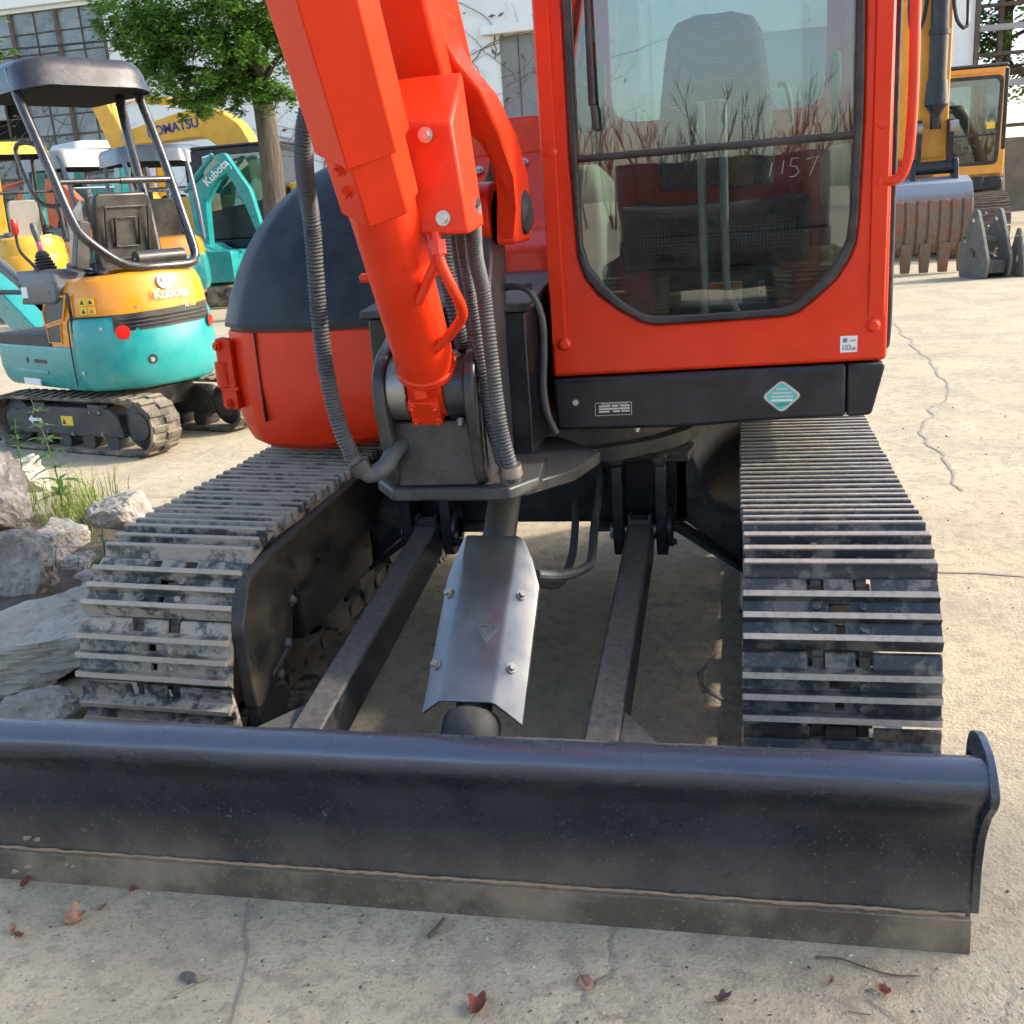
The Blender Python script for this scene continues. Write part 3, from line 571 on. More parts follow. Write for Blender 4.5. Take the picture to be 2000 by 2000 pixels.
# handrail, door seal, side walls, roof, rear
mb = MB(); mb.tube(spline([(.967,.30,2.0),(.968,.298,1.75),(.970,.296,1.58),(.967,.296,1.46),(.962,.296,1.42),(.950,.297,1.392),(.935,.299,1.384),(.915,.302,1.383)], .012), .0115, 14); mb.lathe((.912,.303,1.383), (.5,-1,0), [(0,.012),(0,.017),(.006,.016),(.008,.012)], 14); E(mb, 'handrail', RED, fr)
mb = MB(); mb.prism(rnd([(.932,.99),(.947,1.0),(.950,1.06),(.949,1.8),(.942,TOP),(.926,TOP)], .01, 2), .347, .366, 'y'); E(mb, 'door_seal', BLACK, None, .005)
mb = MB(); mb.plate([(.37,.98),(1.22,.98),(1.25,1.5),(1.25,TOP),(.37,TOP)], [[(.43,1.52),(1.18,1.52),(1.18,2.36),(.43,2.36)],[(.43,1.12),(.43,1.46),(.9,1.46),(.7,1.12)]], .905, .935, 'x'); E(mb, 'cab_door', RED, None, .008)
mb = MB(); mb.box(.915,.92,.42,1.19,1.10,2.37); E(mb, 'door_glass', PANE)
mb = MB(); mb.plate([(.346,.98),(1.25,.98),(1.25,TOP),(.346,TOP)], [[(.42,1.50),(1.18,1.50),(1.18,2.36),(.42,2.36)]], .125, .15, 'x'); E(mb, 'cab_side', RED, None, .008)
mb = MB(); mb.box(.135,.14,.41,1.19,1.49,2.37); E(mb, 'side_glass', PANE)
mb = MB(); mb.plate([(.126,.98),(.93,.98),(.93,TOP),(.126,TOP)], [rnd([(.20,1.62),(.86,1.62),(.86,2.34),(.20,2.34)], .08, 4)], 1.251, 1.28, 'y'); E(mb, 'cab_rear', RED, None, .008)
mb = MB(); mb.box(.19,.87,1.262,1.267,1.60,2.36); E(mb, 'rear_glass', PANE)
mb = MB(); mb.prism(rnd([(.10,.26),(.955,.26),(.955,1.31),(.10,1.31)], .08, 4), TOP+.001, TOP+.07, 'z'); E(mb, 'cab_roof', RED, None, .02)
# interior
DARKP = paint('cab_dark_plastic', (.020,.021,.023), .6, dust=.25, updust=.3)
GREYP = paint('console_beige', (.34,.33,.27), .55, dust=.2, updust=.15)
mb = MB(); mb.box(.15,.905,.346,1.25,.985,1.01); E(mb, 'cab_floor', DARKP)
def fabric(name, c, d):
    m, t, b = nodes(name); tc = N(t, 'TexCoord'); v = N(t, 'TexVoronoi', Scale=105); v.inputs['Randomness'].default_value = .15; t.links.new(tc.outputs['Object'], v.inputs['Vector'])
    col = mix(t, ramp(t, v.outputs['Distance'], [(.17,1.),(.24,0.)]), c, d); t.links.new(col, b.inputs['Base Color']); b.inputs['Roughness'].default_value = .9; return m
FAB = fabric('dotted_seat_fabric', (.060,.040,.048), (.26,.23,.23)); FABT = fabric('tan_seat_fabric', (.20,.105,.04), (.45,.35,.25))
mb = MB(); secs = []
for z, w, y in ((1.40,.165,.96),(1.50,.170,.95),(1.62,.162,.965),(1.74,.148,.985),(1.82,.135,1.0),(1.86,.11,1.01),(1.875,.06,1.018)):
    secs.append([(.53+a*w, y+b, z) for a, b in ((-1,.06),(-.98,.0),(-.8,-.025),(-.3,-.015),(.3,-.015),(.8,-.025),(.98,0),(1,.06),(.6,.10),(-.6,.10))])
mb.loft(secs); st = E(mb, 'seat', FAB, None, .0, smooth=60)
mb = MB(); secs = []
for y, z0, z1, w in ((.60,1.24,1.30,.20),(.61,1.20,1.345,.235),(.66,1.19,1.365,.25),(.8,1.19,1.36,.25),(.95,1.20,1.37,.22)):
    secs.append([(.53-w,y,z0),(.53-w*1.03,y,(z0+z1)/2),(.53-w,y,z1),(.53-w*.5,y,z1-.01),(.53,y,z1-.012),(.53+w*.5,y,z1-.01),(.53+w,y,z1),(.53+w*1.03,y,(z0+z1)/2),(.53+w,y,z0)])
mb.loft(secs); E(mb, 'seat_cushion', FAB, st, .0, smooth=60)
mb = MB(); mb.prism(rnd([(.545,1.395),(.635,1.395),(.635,1.50),(.545,1.50)], .02, 3), .928, .945, 'y'); E(mb, 'lumbar_patch', FABT, st, .004)
mb = MB(); mb.box(.36,.70,.62,1.0,1.02,1.19); mb.box(.37,.74,.60,.62,1.10,1.18); E(mb, 'seat_base', DARKP, st, .01)
mb = MB(); mb.box(.435,.495,.592,.60,1.075,1.09); E(mb, 'seat_lever', WHITE, st, .004)
for x, s in ((.508,0),(.562,.03)):
    mb = MB(); mb.tube(spline([(x+s*1.4,.42,1.06),(x+s*.5,.43,1.11),(x,.44,1.16),(x-.004,.46,1.35),(x-.006,.48,1.56),(x-.006,.475,1.60)], .02), .0105, 12); E(mb, 'travel_lever', paint('lever_grey', (.30,.34,.33), .35, metal=.3, dust=.1))
    mb = MB(); mb.lathe((x+s*1.2,.42,1.02), (0,0,1), [(0,.04),(.03,.038),(.05,.025),(.06,.014)], 14); E(mb, 'lever_boot', DARKP)
for sx, x0 in ((1,.20),(-1,.86)):
    mb = MB(); secs = []
    for y, zt, zb, w in ((.50,1.44,1.20,.035),(.52,1.475,1.16,.042),(.62,1.48,1.13,.045),(.85,1.46,1.12,.045)):
        secs.append([(x0-w,y,zb),(x0-w,y,zt),(x0+w*.6,y,zt),(x0+w,y,zt-.03),(x0+w*1.1,y,zb+.05),(x0+w*.7,y,zb)])
    mb.loft(secs); E(mb, 'side_console', GREYP, None, .012, seg=3)
    mb = MB(); mb.tube([(x0+sx*.02,.60,1.48),(x0+sx*.03,.58,1.56),(x0+sx*.035,.57,1.60)], .007, 8); mb.lathe((x0+sx*.035,.57,1.595), (0,-.1,1), [(0,.010),(.02,.016),(.07,.018),(.10,.012)], 12); E(mb, 'joystick', DARKP)
mb = MB(); mb.tube(spline([(.74,.9,1.55),(.735,.88,1.62),(.72,.87,1.66),(.70,.87,1.655)], .02), .007, 8); E(mb, 'lock_lever', BRIGHT)
mb = MB(); mb.box(.497,.600,.505,.508,1.105,1.162); wl = E(mb, 'warning_label', WHITE)
mb = MB(); mb.box(.499,.598,.5035,.505,1.146,1.160); E(mb, 'label_header', plain('orange_print', (.75,.22,.05)), wl)
mb = MB()
for k in range(6): mb.box(.552,.594,.504,.505,1.112+k*.0052,1.114+k*.0052)
E(mb, 'label_print', INK, wl)
mb = MB(); mb.box(.50,.60,.508,.56,1.01,1.10); mb.box(.36,.72,.50,.53,1.01,1.105); E(mb, 'floor_step', DARKP, None, .004)
mb = MB(); mb.box(.644,.655,.497,.4995,1.125,1.16); lb2 = E(mb, 'pedal_label', WHITE)
mb = MB(); mb.box(.6455,.6535,.496,.4972,1.1265,1.1585); mb.v = list(mb.v); E(mb, 'pedal_label_field', INK, lb2)
mb = MB(); mb.box(.6488,.6502,.4953,.4958,1.136,1.150); E(mb, 'pedal_label_mark', WHITE, lb2)
mb = MB(); mb.prism(rnd([(.205,1.55),(.275,1.55),(.28,1.70),(.21,1.70)], .012, 3), .40, .43, 'y'); E(mb, 'monitor', DARKP, None, .005)
mb = MB(); mb.prism(rnd([(.215,1.745),(.258,1.745),(.258,1.785),(.215,1.785)], .008, 2), .36, .39, 'y'); mb.cyl((.235,.38,1.75), (.222,.40,1.70), .007); E(mb, 'work_lamp_switch', DARKP)
mb = MB(); mb.lathe((.228,.37,1.655), (0,-1,0), [(0,.009),(.01,.009),(.014,.005)], 12); mb.lathe((.277,.40,1.612), (0,-1,0), [(0,.009),(.01,.009),(.014,.005)], 12); E(mb, 'screw_knobs', RUST)
mb = MB(); mb.box(.155,.20,.36,.40,1.02,TOP); E(mb, 'inner_pillar', DARKP, None, .006)
mb = MB(); mb.box(.868,.905,.36,.40,1.02,TOP); E(mb, 'inner_pillar', DARKP, None, .006)
mb = MB(); mb.prism(rnd([(.828,1.40),(.856,1.40),(.856,1.47),(.828,1.47)], .01, 3), .33, .345, 'y'); E(mb, 'latch_plate', GREYP)
# ---- dark skirt under the cab
sk = [(.128,.957),(.843,.9695),(.843,.843),(.80,.842),(.70,.839),(.587,.834),(.50,.828),(.442,.826),(.20,.825),(.131,.826)]
mb = MB(); mb.prism(sk, .288, 1.45, 'y'); dk = E(mb, 'deck_skirt', NAVY, None, .010, seg=3)
mb = MB(); mb.prism(rnd([(.8445,.970),(.931,.972),(.927,.95),(.902,.846),(.8445,.843)], .008, 2), .2885, 1.40, 'y'); E(mb, 'skirt_corner', NAVY, dk, .010, seg=3)
mb = MB(); mb.lathe((.184,.2875,.898), (0,-1,0), [(-.002,.012),(.001,.012),(.0015,.008),(-.001,.0075)], 18); E(mb, 'bolt_recess', BLACK, dk)
mb = MB(); hexbolt(mb, (.184,.288,.898), (0,-1,0), .0052, .006); E(mb, 'skirt_bolt', BRIGHT, dk)
mb = MB(); hexbolt(mb, (.335,.31,.826), (0,0,-1), .006, .012); E(mb, 'skirt_bolt', BRIGHT, dk)
mb = MB(); 
for k, (a, b) in enumerate(((.378,.414),(.371,.420),(.371,.420),(.378,.414))): mb.prism(rnd([(a,.9075-k*.0105),(b,.9085-k*.0105),(b,.9135-k*.0105),(a,.9125-k*.0105)], .0025, 3), .2868, .288, 'y')
E(mb, 'vent_slots', INK, dk)
sl = .016
def slp(x): return (x-.234)*sl
mb = MB(); mb.prism(rnd([(.233,.862),(.326,.8635),(.326,.897),(.233,.8955)], .003, 2), .286, .288, 'y'); E(mb, 'serial_plate', plain('plate_edge', (.55,.55,.53), .35, .8), dk)
mb = MB(); mb.prism([(.2345,.8635),(.3245,.865),(.3245,.8955),(.2345,.894)], .2852, .286, 'y'); E(mb, 'serial_plate_field', INK, dk)
mb = MB()
for k in range(3):
    for a, b in (((.243,.272),(.276,.292),(.297,.321)) if k == 0 else ((.243,.321),) if k == 1 else ((.243,.27),(.278,.296),(.30,.321))):
        z = .884-k*.0068; mb.prism([(a,z+slp(a)),(b,z+slp(b)),(b,z+.0042+slp(b)),(a,z+.0042+slp(a))], .2847, .2852, 'y')
E(mb, 'serial_plate_fields', plain('plate_silver', (.6,.6,.58), .35, .6), dk)
text('HYDRAULIC EXCAVATOR', .0058, WHITE, dk, (.25,.2848-1,.8895), (1,0,sl), (0,0,1), 'plate_lettering', .0002)
dm = [(.692,.940),(.740,.900),(.692,.857),(.644,.898)]
mb = MB(); mb.prism(rnd(dm, .014, 4), .2858, .2878, 'y'); E(mb, 'emblem_plate', plain('pale_silver', (.50,.52,.50), .4, .5), dk)
dm2 = [(.692+(x-.692)*.83, .8987+(z-.8987)*.83) for x, z in dm]
mb = MB(); mb.prism(rnd(dm2, .010, 3), .2850, .2858, 'y'); E(mb, 'emblem_field', plain('teal_print', (.10,.50,.44), .5), dk)
mb = MB()
for z, w in ((.917,.013),(.907,.022),(.898,.027)): mb.box(.692-w,.692+w,.2845,.285,z-.0022,z+.0022)
E(mb, 'emblem_bars', plain('pale_print', (.55,.58,.54)), dk)
mb = MB(); mb.box(.666,.718,.2845,.285,.8865,.8915); E(mb, 'emblem_bar', WHITE, dk)
text('CLEAN', .010, INK, dk, (.677,.2847-1,.874), (1,0,.1), (0,0,1), 'emblem_lettering', .0002, shear=.3)
# ================================================================ ground
def ground_mat():
    m, t, b = nodes('worn_concrete')
    A = nz(t, .35, 5, .6); B = nz(t, 2.2, 6, .7); C = nz(t, 16, 5, .75); Dn = nz(t, 95, 3, .75); St = nz(t, 3.0, 6, .75, (1.0,.18,1))
    col = mix(t, ramp(t, A, [(.35,0.),(.65,1.)]), (.46,.38,.255), (.565,.475,.325))
    col = mix(t, ramp(t, B, [(.40,0.),(.66,1.)]), col, (.415,.345,.235)); col = mix(t, math_(t, 'MULTIPLY', ramp(t, nz(t, 1.4, 6, .75), [(.47,0.),(.60,1.)]), .7), col, (.33,.29,.215))
    col = mix(t, math_(t, 'MULTIPLY', ramp(t, St, [(.50,0.),(.75,1.)]), .55), col, (.57,.48,.34))
    col = mix(t, math_(t, 'MULTIPLY', ramp(t, C, [(.49,0.),(.60,1.)]), .58), col, (.29,.245,.185))
    col = mix(t, math_(t, 'MULTIPLY', ramp(t, Dn, [(.56,0.),(.64,1.)]), .52), col, (.17,.145,.11))
    col = mix(t, math_(t, 'MULTIPLY', ramp(t, nz(t, 45, 3, .6), [(.66,0.),(.72,1.)]), .5), col, (.62,.58,.50))
    v = N(t, 'TexVoronoi', feature='DISTANCE_TO_EDGE', Scale=.42); tc = N(t, 'TexCoord'); w = N(t, 'VectorMath', operation='ADD')
    nn = N(t, 'TexNoise', Scale=3.5, Detail=6); t.links.new(tc.outputs['Object'], nn.inputs['Vector'])
    sc = N(t, 'VectorMath', operation='SCALE'); sc.inputs[3].default_value = .35; t.links.new(nn.outputs['Color'], sc.inputs[0])
    t.links.new(tc.outputs['Object'], w.inputs[0]); t.links.new(sc.outputs[0], w.inputs[1]); t.links.new(w.outputs[0], v.inputs['Vector'])
    ck = math_(t, 'MULTIPLY', ramp(t, v.outputs['Distance'], [(.0015,1.),(.006,0.)]), ramp(t, A, [(.48,0.),(.6,1.)]))
    col = mix(t, math_(t, 'MULTIPLY', ck, .18), col, (.20,.17,.135))
    t.links.new(col, b.inputs['Base Color']); b.inputs['Roughness'].default_value = .92; b.inputs['Specular IOR Level'].default_value = .25
    h = math_(t, 'ADD', math_(t, 'MULTIPLY', C, .5), math_(t, 'ADD', math_(t, 'MULTIPLY', Dn, .35), math_(t, 'MULTIPLY', ck, -.4)))
    bp = N(t, 'Bump', Strength=.75, Distance=.016); t.links.new(h, bp.inputs['Height']); t.links.new(bp.outputs[0], b.inputs['Normal']); return m
GM = ground_mat()
mb = MB(); mb.add([(-900,-900,0),(900,-900,0),(900,900,0),(-900,900,0)], [(0,1,2,3)]); gr = mb.build('ground', GM, None, 0, smooth=0, flip=False); gr['kind'] = 'structure'
CRK = plain('crack_dirt', (.27,.235,.185), .95)
def crack(pts, w, jit=.02, seed=0):
    rd = random.Random(seed); sp = spline([(x,y,0) for x, y in pts], .05); L_, Rr_ = [], []
    for i, p in enumerate(sp):
        d = (sp[min(i+1,len(sp)-1)]-sp[max(i-1,0)]).normalized(); n = Vector((-d.y,d.x,0)); o = n*noise.fractal(p*3.1+Vector((seed*7,0,0)), 1, 2, 4)*jit*2.2; q = w*(.45+.5*abs(noise.noise(p*2.3)))*rd.uniform(.5,1.15)
        L_.append(tuple(p+o+n*q+Vector((0,0,.003)))); Rr_.append(tuple(p+o-n*q+Vector((0,0,.003))))
    mb = MB(); mb.strip([L_,Rr_]); o = mb.build('crack', CRK, gr, 0, smooth=0); return o
crack([(2.3,12.5),(2.12,8.1),(2.02,5.3),(1.78,4.45),(1.60,3.74),(1.63,3.15),(1.59,2.58)], .016, .02, 1)
crack([(1.0,1.58),(1.58,1.44),(2.6,1.25),(5,.8)], .014, .012, 2)
crack([(-.46,-.57),(-.43,-.65),(-.39,-.71),(-.36,-.78),(-.33,-.86),(-.30,-1.0)], .005, .008, 3)
crack([(.80,-.70),(.86,-.76),(.90,-.86),(.93,-1.0)], .004, .004, 4)
crack([(.55,.1),(.65,.35),(.5,.6),(.62,1.0)], .008, .03, 5)
crack([(1.35,.2),(1.5,.8),(1.7,1.4),(2.3,2.4)], .004, .02, 6)
crack([(2.4,3.0),(3.5,3.4),(5.5,3.2),(8,3.6)], .010, .03, 7)
crack([(-5,2.6),(-3.2,2.7),(-1.5,2.45)], .008, .03, 8)
STAIN = plain('oil_stain', (.10,.088,.07), .6)
def blot(x, y, rad, mat, name='stain', k=14):
    mb = MB(); mb.add([(x,y,.0035)]+[(x+math.cos(6.283*i/k)*rad*random.uniform(.7,1.1), y+math.sin(6.283*i/k)*rad*.7*random.uniform(.7,1.1), .0035) for i in range(k)], [(0,1+i,1+(i+1)%k) for i in range(k)]); mb.build(name, mat, gr, 0, smooth=0)
for x, y, q in ((.10,-.20,.013),(.145,.0,.014),(.12,.06,.010),(.055,-.22,.012),(.02,-.08,.008)): blot(x, y, q, STAIN)
CH_ = plain('pebble_grey', (.40,.36,.30), .95); CH2 = plain('pebble_pale', (.58,.53,.44), .95); CH3 = plain('pebble_dark', (.12,.10,.085), .95)
mbs = [MB(),MB(),MB()]; rd = random.Random(5)
for i in range(1500):
    if i < 800: x, y = rd.uniform(-1.3,1.3), rd.uniform(-1.15,-.57)
    elif i < 1150: x, y = rd.uniform(1.02,3.0), rd.uniform(-.8,5)
    else: x, y = rd.uniform(-2.9,-.4), rd.uniform(0,3.2)
    q = rd.choice((.0012,.0016,.002,.0026,.004)) * (1.5 if i >= 800 else 1); M = Matrix.Translation((x,y,q*.3)) @ Matrix.Rotation(rd.uniform(0,6), 4, 'Z')
    c = mbs[rd.choice((0,1,2,2))]; c.M = M; a, b_, h = q*rd.uniform(.8,1.6), q*rd.uniform(.6,1.1), q*rd.uniform(.5,.9)
    c.add([(-a,0,0),(0,-b_,0),(a,0,0),(0,b_,0),(0,0,h),(0,0,-h)], [(0,1,4),(1,2,4),(2,3,4),(3,0,4),(1,0,5),(2,1,5),(3,2,5),(0,3,5)])
for c, mt in zip(mbs, (CH_,CH2,CH3)):
    o = c.build('gravel', mt, None, 0, smooth=0); tag(o, {CH_:'grey grit scattered over the concrete yard', CH2:'pale grit scattered over the concrete yard', CH3:'dark specks of grit scattered over the concrete yard'}[mt], 'gravel', None, 'stuff')
# ================================================================ other machines in the yard
TEAL = paint('teal_paint', (.010,.27,.265), .28, dust=.10, vary=.08, coat=.3, dcol=(.20,.30,.27), updust=.15)
ORNG = paint('amber_paint', (.74,.27,.008), .28, dust=.06, vary=.08, coat=.3, dcol=(.70,.40,.15), updust=.10)
YELL = paint('machine_yellow', (.72,.38,.02), .38, dust=.2, vary=.12, coat=.1, dcol=(.55,.38,.15), updust=.2)
BIGO = paint('excavator_orange_yellow', (.72,.30,.03), .42, dust=.2, vary=.12, dcol=(.5,.33,.16), updust=.2)
VERM = paint('vermilion_paint', (.66,.10,.02), .38, dust=.15, vary=.1)
GMET = paint('gunmetal_paint', (.050,.047,.046), .24, metal=.6, dust=.08, vary=.12, coat=.3, updust=.10, dcol=(.3,.3,.3))
BCAN = paint('slate_blue_canopy', (.085,.11,.15), .3, dust=.08, vary=.1, updust=.1)
GCAN = paint('grey_canopy', (.24,.26,.26), .45, dust=.15, vary=.1)
LCAN = paint('pale_grey_canopy', (.50,.54,.54), .45, dust=.15, vary=.1)
SEATM = paint('seat_shell', (.016,.015,.014), .38, dust=.1, updust=.1, vary=.2)
SEATG = paint('seat_vinyl_grey', (.30,.28,.25), .5, dust=.1)
DGREY = paint('console_grey', (.070,.078,.088), .42, dust=.15, updust=.2)
UND = paint('undercarriage_black', (.030,.031,.034), .5, dust=.4, updust=.5, dcol=(.22,.19,.15))
YPRINT = plain('yellow_print', (.75,.55,.05)); PINK = plain('pink_wrap', (.75,.10,.25)); REDK = plain('red_knob', (.5,.02,.015), .35); BLUEP = plain('blue_print', (.03,.03,.20))
LINING = plain('matt_lining', (.016,.016,.016), .95); LINING.node_tree.nodes['Principled BSDF'].inputs['Specular IOR Level'].default_value = .08
REFL = plain('red_reflector', (.75,.01,.008), .3)
FILM = glass('clear_film', (.86,.88,.90), 1.6, .15, .35)
def mini(name, label, cat, loc, rz, tr=0, low=TEAL, upp=ORNG, can=GMET, post=GMET, sc=1, group=None, detail=True, seat=SEATM, boomc=TEAL, canopy_y=.50, cz=2.42, skirt=.16, seatlow=0):
    """compact excavator: x forward, y left, origin on the ground under the slew ring"""
    Rt = empty(name, loc, rz, label, cat, group, sc)
    T = Matrix.Rotation(tr, 4, 'Z')
    def B(mb, nm, mat, parent=None, bv=0, **k): return mb.build(nm, mat, parent or Rt, bv, **k)
    # tracks
    rad, wb, zc = .175, .62, .195
    nl = 38; per = 4*wb+2*math.pi*rad
    def tp(s):
        s %= per
        if s < 2*wb: return -wb+s, zc+rad, math.pi/2
        s -= 2*wb
        if s < math.pi*rad: a = math.pi/2-s/rad; return wb+rad*math.cos(a), zc+rad*math.sin(a), a
        s -= math.pi*rad
        if s < 2*wb: return wb-s, zc-rad, -math.pi/2
        s -= 2*wb; a = -math.pi/2-s/rad; return -wb+rad*math.cos(a), zc+rad*math.sin(a), a
    lug = None
    for side in (1,-1):
        yc = side*.39; mb = MB(T); secs = []
        for k in range(72):
            x, z, a = tp(per*k/72); c, s_ = math.cos(a), math.sin(a)
            secs.append([(x-c*.012,yc-.115,z-s_*.012),(x+c*.008,yc-.115,z+s_*.008),(x+c*.008,yc+.115,z+s_*.008),(x-c*.012,yc+.115,z-s_*.012)])
        secs.append(secs[0]); mb.loft(secs, False); trk = B(mb, 'track', RUBB)
        if detail:
            if lug is None:
                g = MB(); g.loft([[(-.026,-.005,-.004),(.026,-.005,-.004),(.018,-.002,.022),(-.018,-.002,.022)],[(-.022,.115,-.004),(.030,.115,-.004),(.024,.112,.018),(-.014,.112,.018)]])
                o = g.build('lug', RUBB, None, .004); lug = o.data; bv = True; bpy.data.objects.remove(o)
            for k in range(nl):
                for h in (1,-1):
                    x, z, a = tp(per*(k+(0 if h > 0 else .5))/nl)
                    o = bpy.data.objects.new('lug', lug); COL.objects.link(o); o.parent = trk
                    o.matrix_local = T @ Matrix.Translation((x,yc,z)) @ Matrix.Rotation(math.pi/2-a, 4, 'Y') @ Matrix.Diagonal((1,h,1,1))
        mb = MB(T); ys = yc+side*.055
        mb.prism(rnd([(-wb+.12,.12),(wb-.1,.12),(wb-.02,.18),(wb-.05,.27),(wb-.25,.31),(-wb+.25,.31),(-wb+.16,.26)], .03, 3), min(yc-side*.05,ys+side*.035), max(yc-side*.05,ys+side*.035), 'y'); tf = B(mb, 'track_frame', UND, None, .006)
        for x in (-wb, wb):
            mb = MB(T); mb.lathe((x,yc-.06,zc), (0,1,0), [(0,.03),(0,.09),(.02,.15),(.10,.15),(.12,.095),(.13,.09),(.135,.03)], 24); B(mb, 'drive_wheel', UND)
        for x in (-.35,-.12,.12,.35):
            mb = MB(T); mb.cyl((x,yc-.07,.085), (x,yc+.07,.085), .062, n=18); B(mb, 'track_roller', UND)
        if detail and side > 0:
            y = ys+.0355
            mb = MB(T); mb.prism([(.44,.215),(.395,.245),(.395,.226),(.30,.226),(.30,.204),(.395,.204),(.395,.185)], y, y+.002, 'y'); mb.v = mb.v; B(mb, 'arrow_mark', WHITE, tf)
            mb = MB(T); mb.box(-.02,.095,y,y+.002,.185,.25); B(mb, 'warning_sticker', YPRINT, tf)
            mb = MB(T); mb.prism([(.05,.195),(.085,.195),(.0675,.235)], y+.002,y+.003, 'y'); B(mb, 'sticker_triangle', INK, tf)
            for x, z in ((.25,.14),(.0,.13),(-.30,.14),(-.30,.285),(-.21,.285),(.28,.30)):
                mb = MB(T); hexbolt(mb, (x,y-.005,z), (0,1,0), .011, .016); B(mb, 'bolt', STEEL, tf)
            for x in (-.25,.30):
                mb = MB(T); mb.box(x-.06,x+.06,y-.06,y+.004,.265,.335); B(mb, 'frame_tab', UND, tf, .005)
    mb = MB(T); mb.box(-.30,.30,-.36,.36,.22,.36); mb.cyl((0,0,.34), (0,0,.46), .26, n=26); mb.box(.5,.75,-.20,.20,.22,.30); B(mb, 'car_body', UND, None, .01)
    mb = MB(T); mb.prism(rnd([(.80,.04),(.86,.05),(.84,.18),(.86,.28),(.80,.28)], .01, 2), -.5, .5, 'x') if False else mb.box(.86,.90,-.5,.5,.03,.28); B(mb, 'dozer_blade', low if detail else UND, None, .01)
    # house
    arc = [(-.30,.50),(-.48,.47),(-.62,.38),(-.72,.22),(-.755,0),(-.72,-.22),(-.62,-.38),(-.48,-.47),(-.30,-.50)]
    pl = arc+[(.72,-.50),(.82,-.40),(.82,.40),(.72,.50)]
    def sh(p, k, z, kx=1): return [(x*k*kx, y*k, z) for x, y in p]
    mb = MB(); mb.loft([sh(pl,.86,.425),sh(pl,.93,.435),sh(pl,.975,.48),sh(pl,1.0,.56),sh(pl,1.0,.705),sh(pl,.995,.715)]); bd = B(mb, 'body', low, None, .008, smooth=30)
    cwp = [p for p in rnd(arc,.03,2)]
    arc2 = [(-.36,.492),(-.44,.490)]+arc[1:-1]+[(-.44,-.490),(-.36,-.492)]
    mb = MB(); mb.loft([[(x*k+.0,y*k,z) for x, y in arc2] for z, k in ((.430,.90),(.45,.95),(.50,.99),(.58,1.012),(.70,1.012),(.86,.995),(.90,.975))]); cw = B(mb, 'counterweight', low, None, .010, smooth=30)
    mb = MB(); up_ = [(-.02,.49),(-.30,.49)]+[(x*.985,y*.985) for x, y in arc[1:-1]]+[(-.30,-.49),(-.02,-.49)]
    mb.loft([[(x*k+dx,y*k,z+zt*max(0,-.4-x)) for x, y in up_] for z, k, dx, zt in ((.70,.985,0,0),(.90,.985,0,.0),(1.00,.975,0,0),(1.07,.955,0,.05),(1.115,.91,-.01,.08),(1.135,.84,-.02,.08))]); hd = B(mb, 'hood', upp, None, .010, smooth=30)
    mb = MB(); mb.prism([(-.06,-.46),(.76,-.46),(.80,-.38),(.80,.42),(.72,.49),(-.06,.49)], .70, .785, 'z'); B(mb, 'floor_deck', BLACK, None, .008)
    mb = MB(); mb.box(-.30,-.10,-.30,.30,.80,1.12); B(mb, 'seat_box', BLACK, None, .01)
    # seat
    x0 = -.36; z0 = -seatlow
    mb = MB(); mb.loft([[(x0+.02-.10*q,-.21*w,z),(x0+.02-.10*q,.21*w,z),(x0+.10-.10*q,.20*w,z),(x0+.10-.10*q,-.20*w,z)] for z, q, w in ((1.17+z0,.0,.94),(1.25+z0,.12,1.0),(1.52+z0,.42,1.0),(1.62+z0,.55,.93),(1.65+z0,.6,.75))]); se = B(mb, 'seat', seat, None, .018, seg=3)
    mb = MB(); mb.prism(rnd([(-.34,-.22),(.10,-.23),(.14,0),(.10,.23),(-.34,.22)], .06, 3), 1.13+z0, 1.23+z0, 'z'); B(mb, 'seat_cushion', seat, se, .02)
    if detail:
        for y0, y1, za, zb in ((-.145,.145,1.555,1.567),(-.15,.15,1.235,1.245),(-.075,.075,1.49,1.498),(-.085,.085,1.31,1.318)):
            mb = MB(); q = lambda z: -.345-.10*((z-1.17)/.48*.62); mb.box(q(za)-.014,q(za)-.002,y0,y1,za,zb); B(mb, 'seat_rib', SEATM, se, .003)
        for y in (-.15,.15):
            mb = MB(); mb.hexa([(-.365,y-.006,1.24),(-.35,y-.006,1.24),(-.35,y+.006,1.24),(-.365,y+.006,1.24),(-.438,y-.006,1.56),(-.42,y-.006,1.56),(-.42,y+.006,1.56),(-.438,y+.006,1.56)]); B(mb, 'seat_rib', SEATM, se, .003)
        for y in (-.085,.085):
            mb = MB(); mb.hexa([(-.380,y-.005,1.315),(-.36,y-.005,1.315),(-.36,y+.005,1.315),(-.380,y+.005,1.315),(-.423,y-.005,1.495),(-.40,y-.005,1.495),(-.40,y+.005,1.495),(-.423,y+.005,1.495)]); B(mb, 'seat_rib', SEATM, se, .003)
        mb = MB(); mb.loft([[(x,y,z) for x, y, z in ((-.30,.205,1.60),(-.10,.205,1.5),(-.02,.205,1.25),(-.28,.205,1.2))],[(x,y,z) for x, y, z in ((-.30,.235,1.62),(-.10,.235,1.52),(-.02,.235,1.22),(-.28,.235,1.18))]]); B(mb, 'seat_film', FILM, se)
        mb = MB(); M = Matrix.Translation((-.33,.30,1.33)) @ Matrix.Rotation(R(14), 4, 'X'); c = MB(M); c.prism(rnd([(-.045,-.14),(.045,-.14),(.04,.16),(-.04,.16)], .02, 3), -.03, .035, 'x'); B(c, 'armrest', SEATM, None, .014, seg=3)
        mb = MB(); mb.cyl((-.60,-.25,1.235), (-.60,.10,1.235), .047, n=20); pd = B(mb, 'roll_pad', SEATM, None, .008)
        mb = MB(); mb.box(-.66,-.57,-.22,-.05,1.165,1.20); B(mb, 'pad_bracket', SEATM, None, .004)
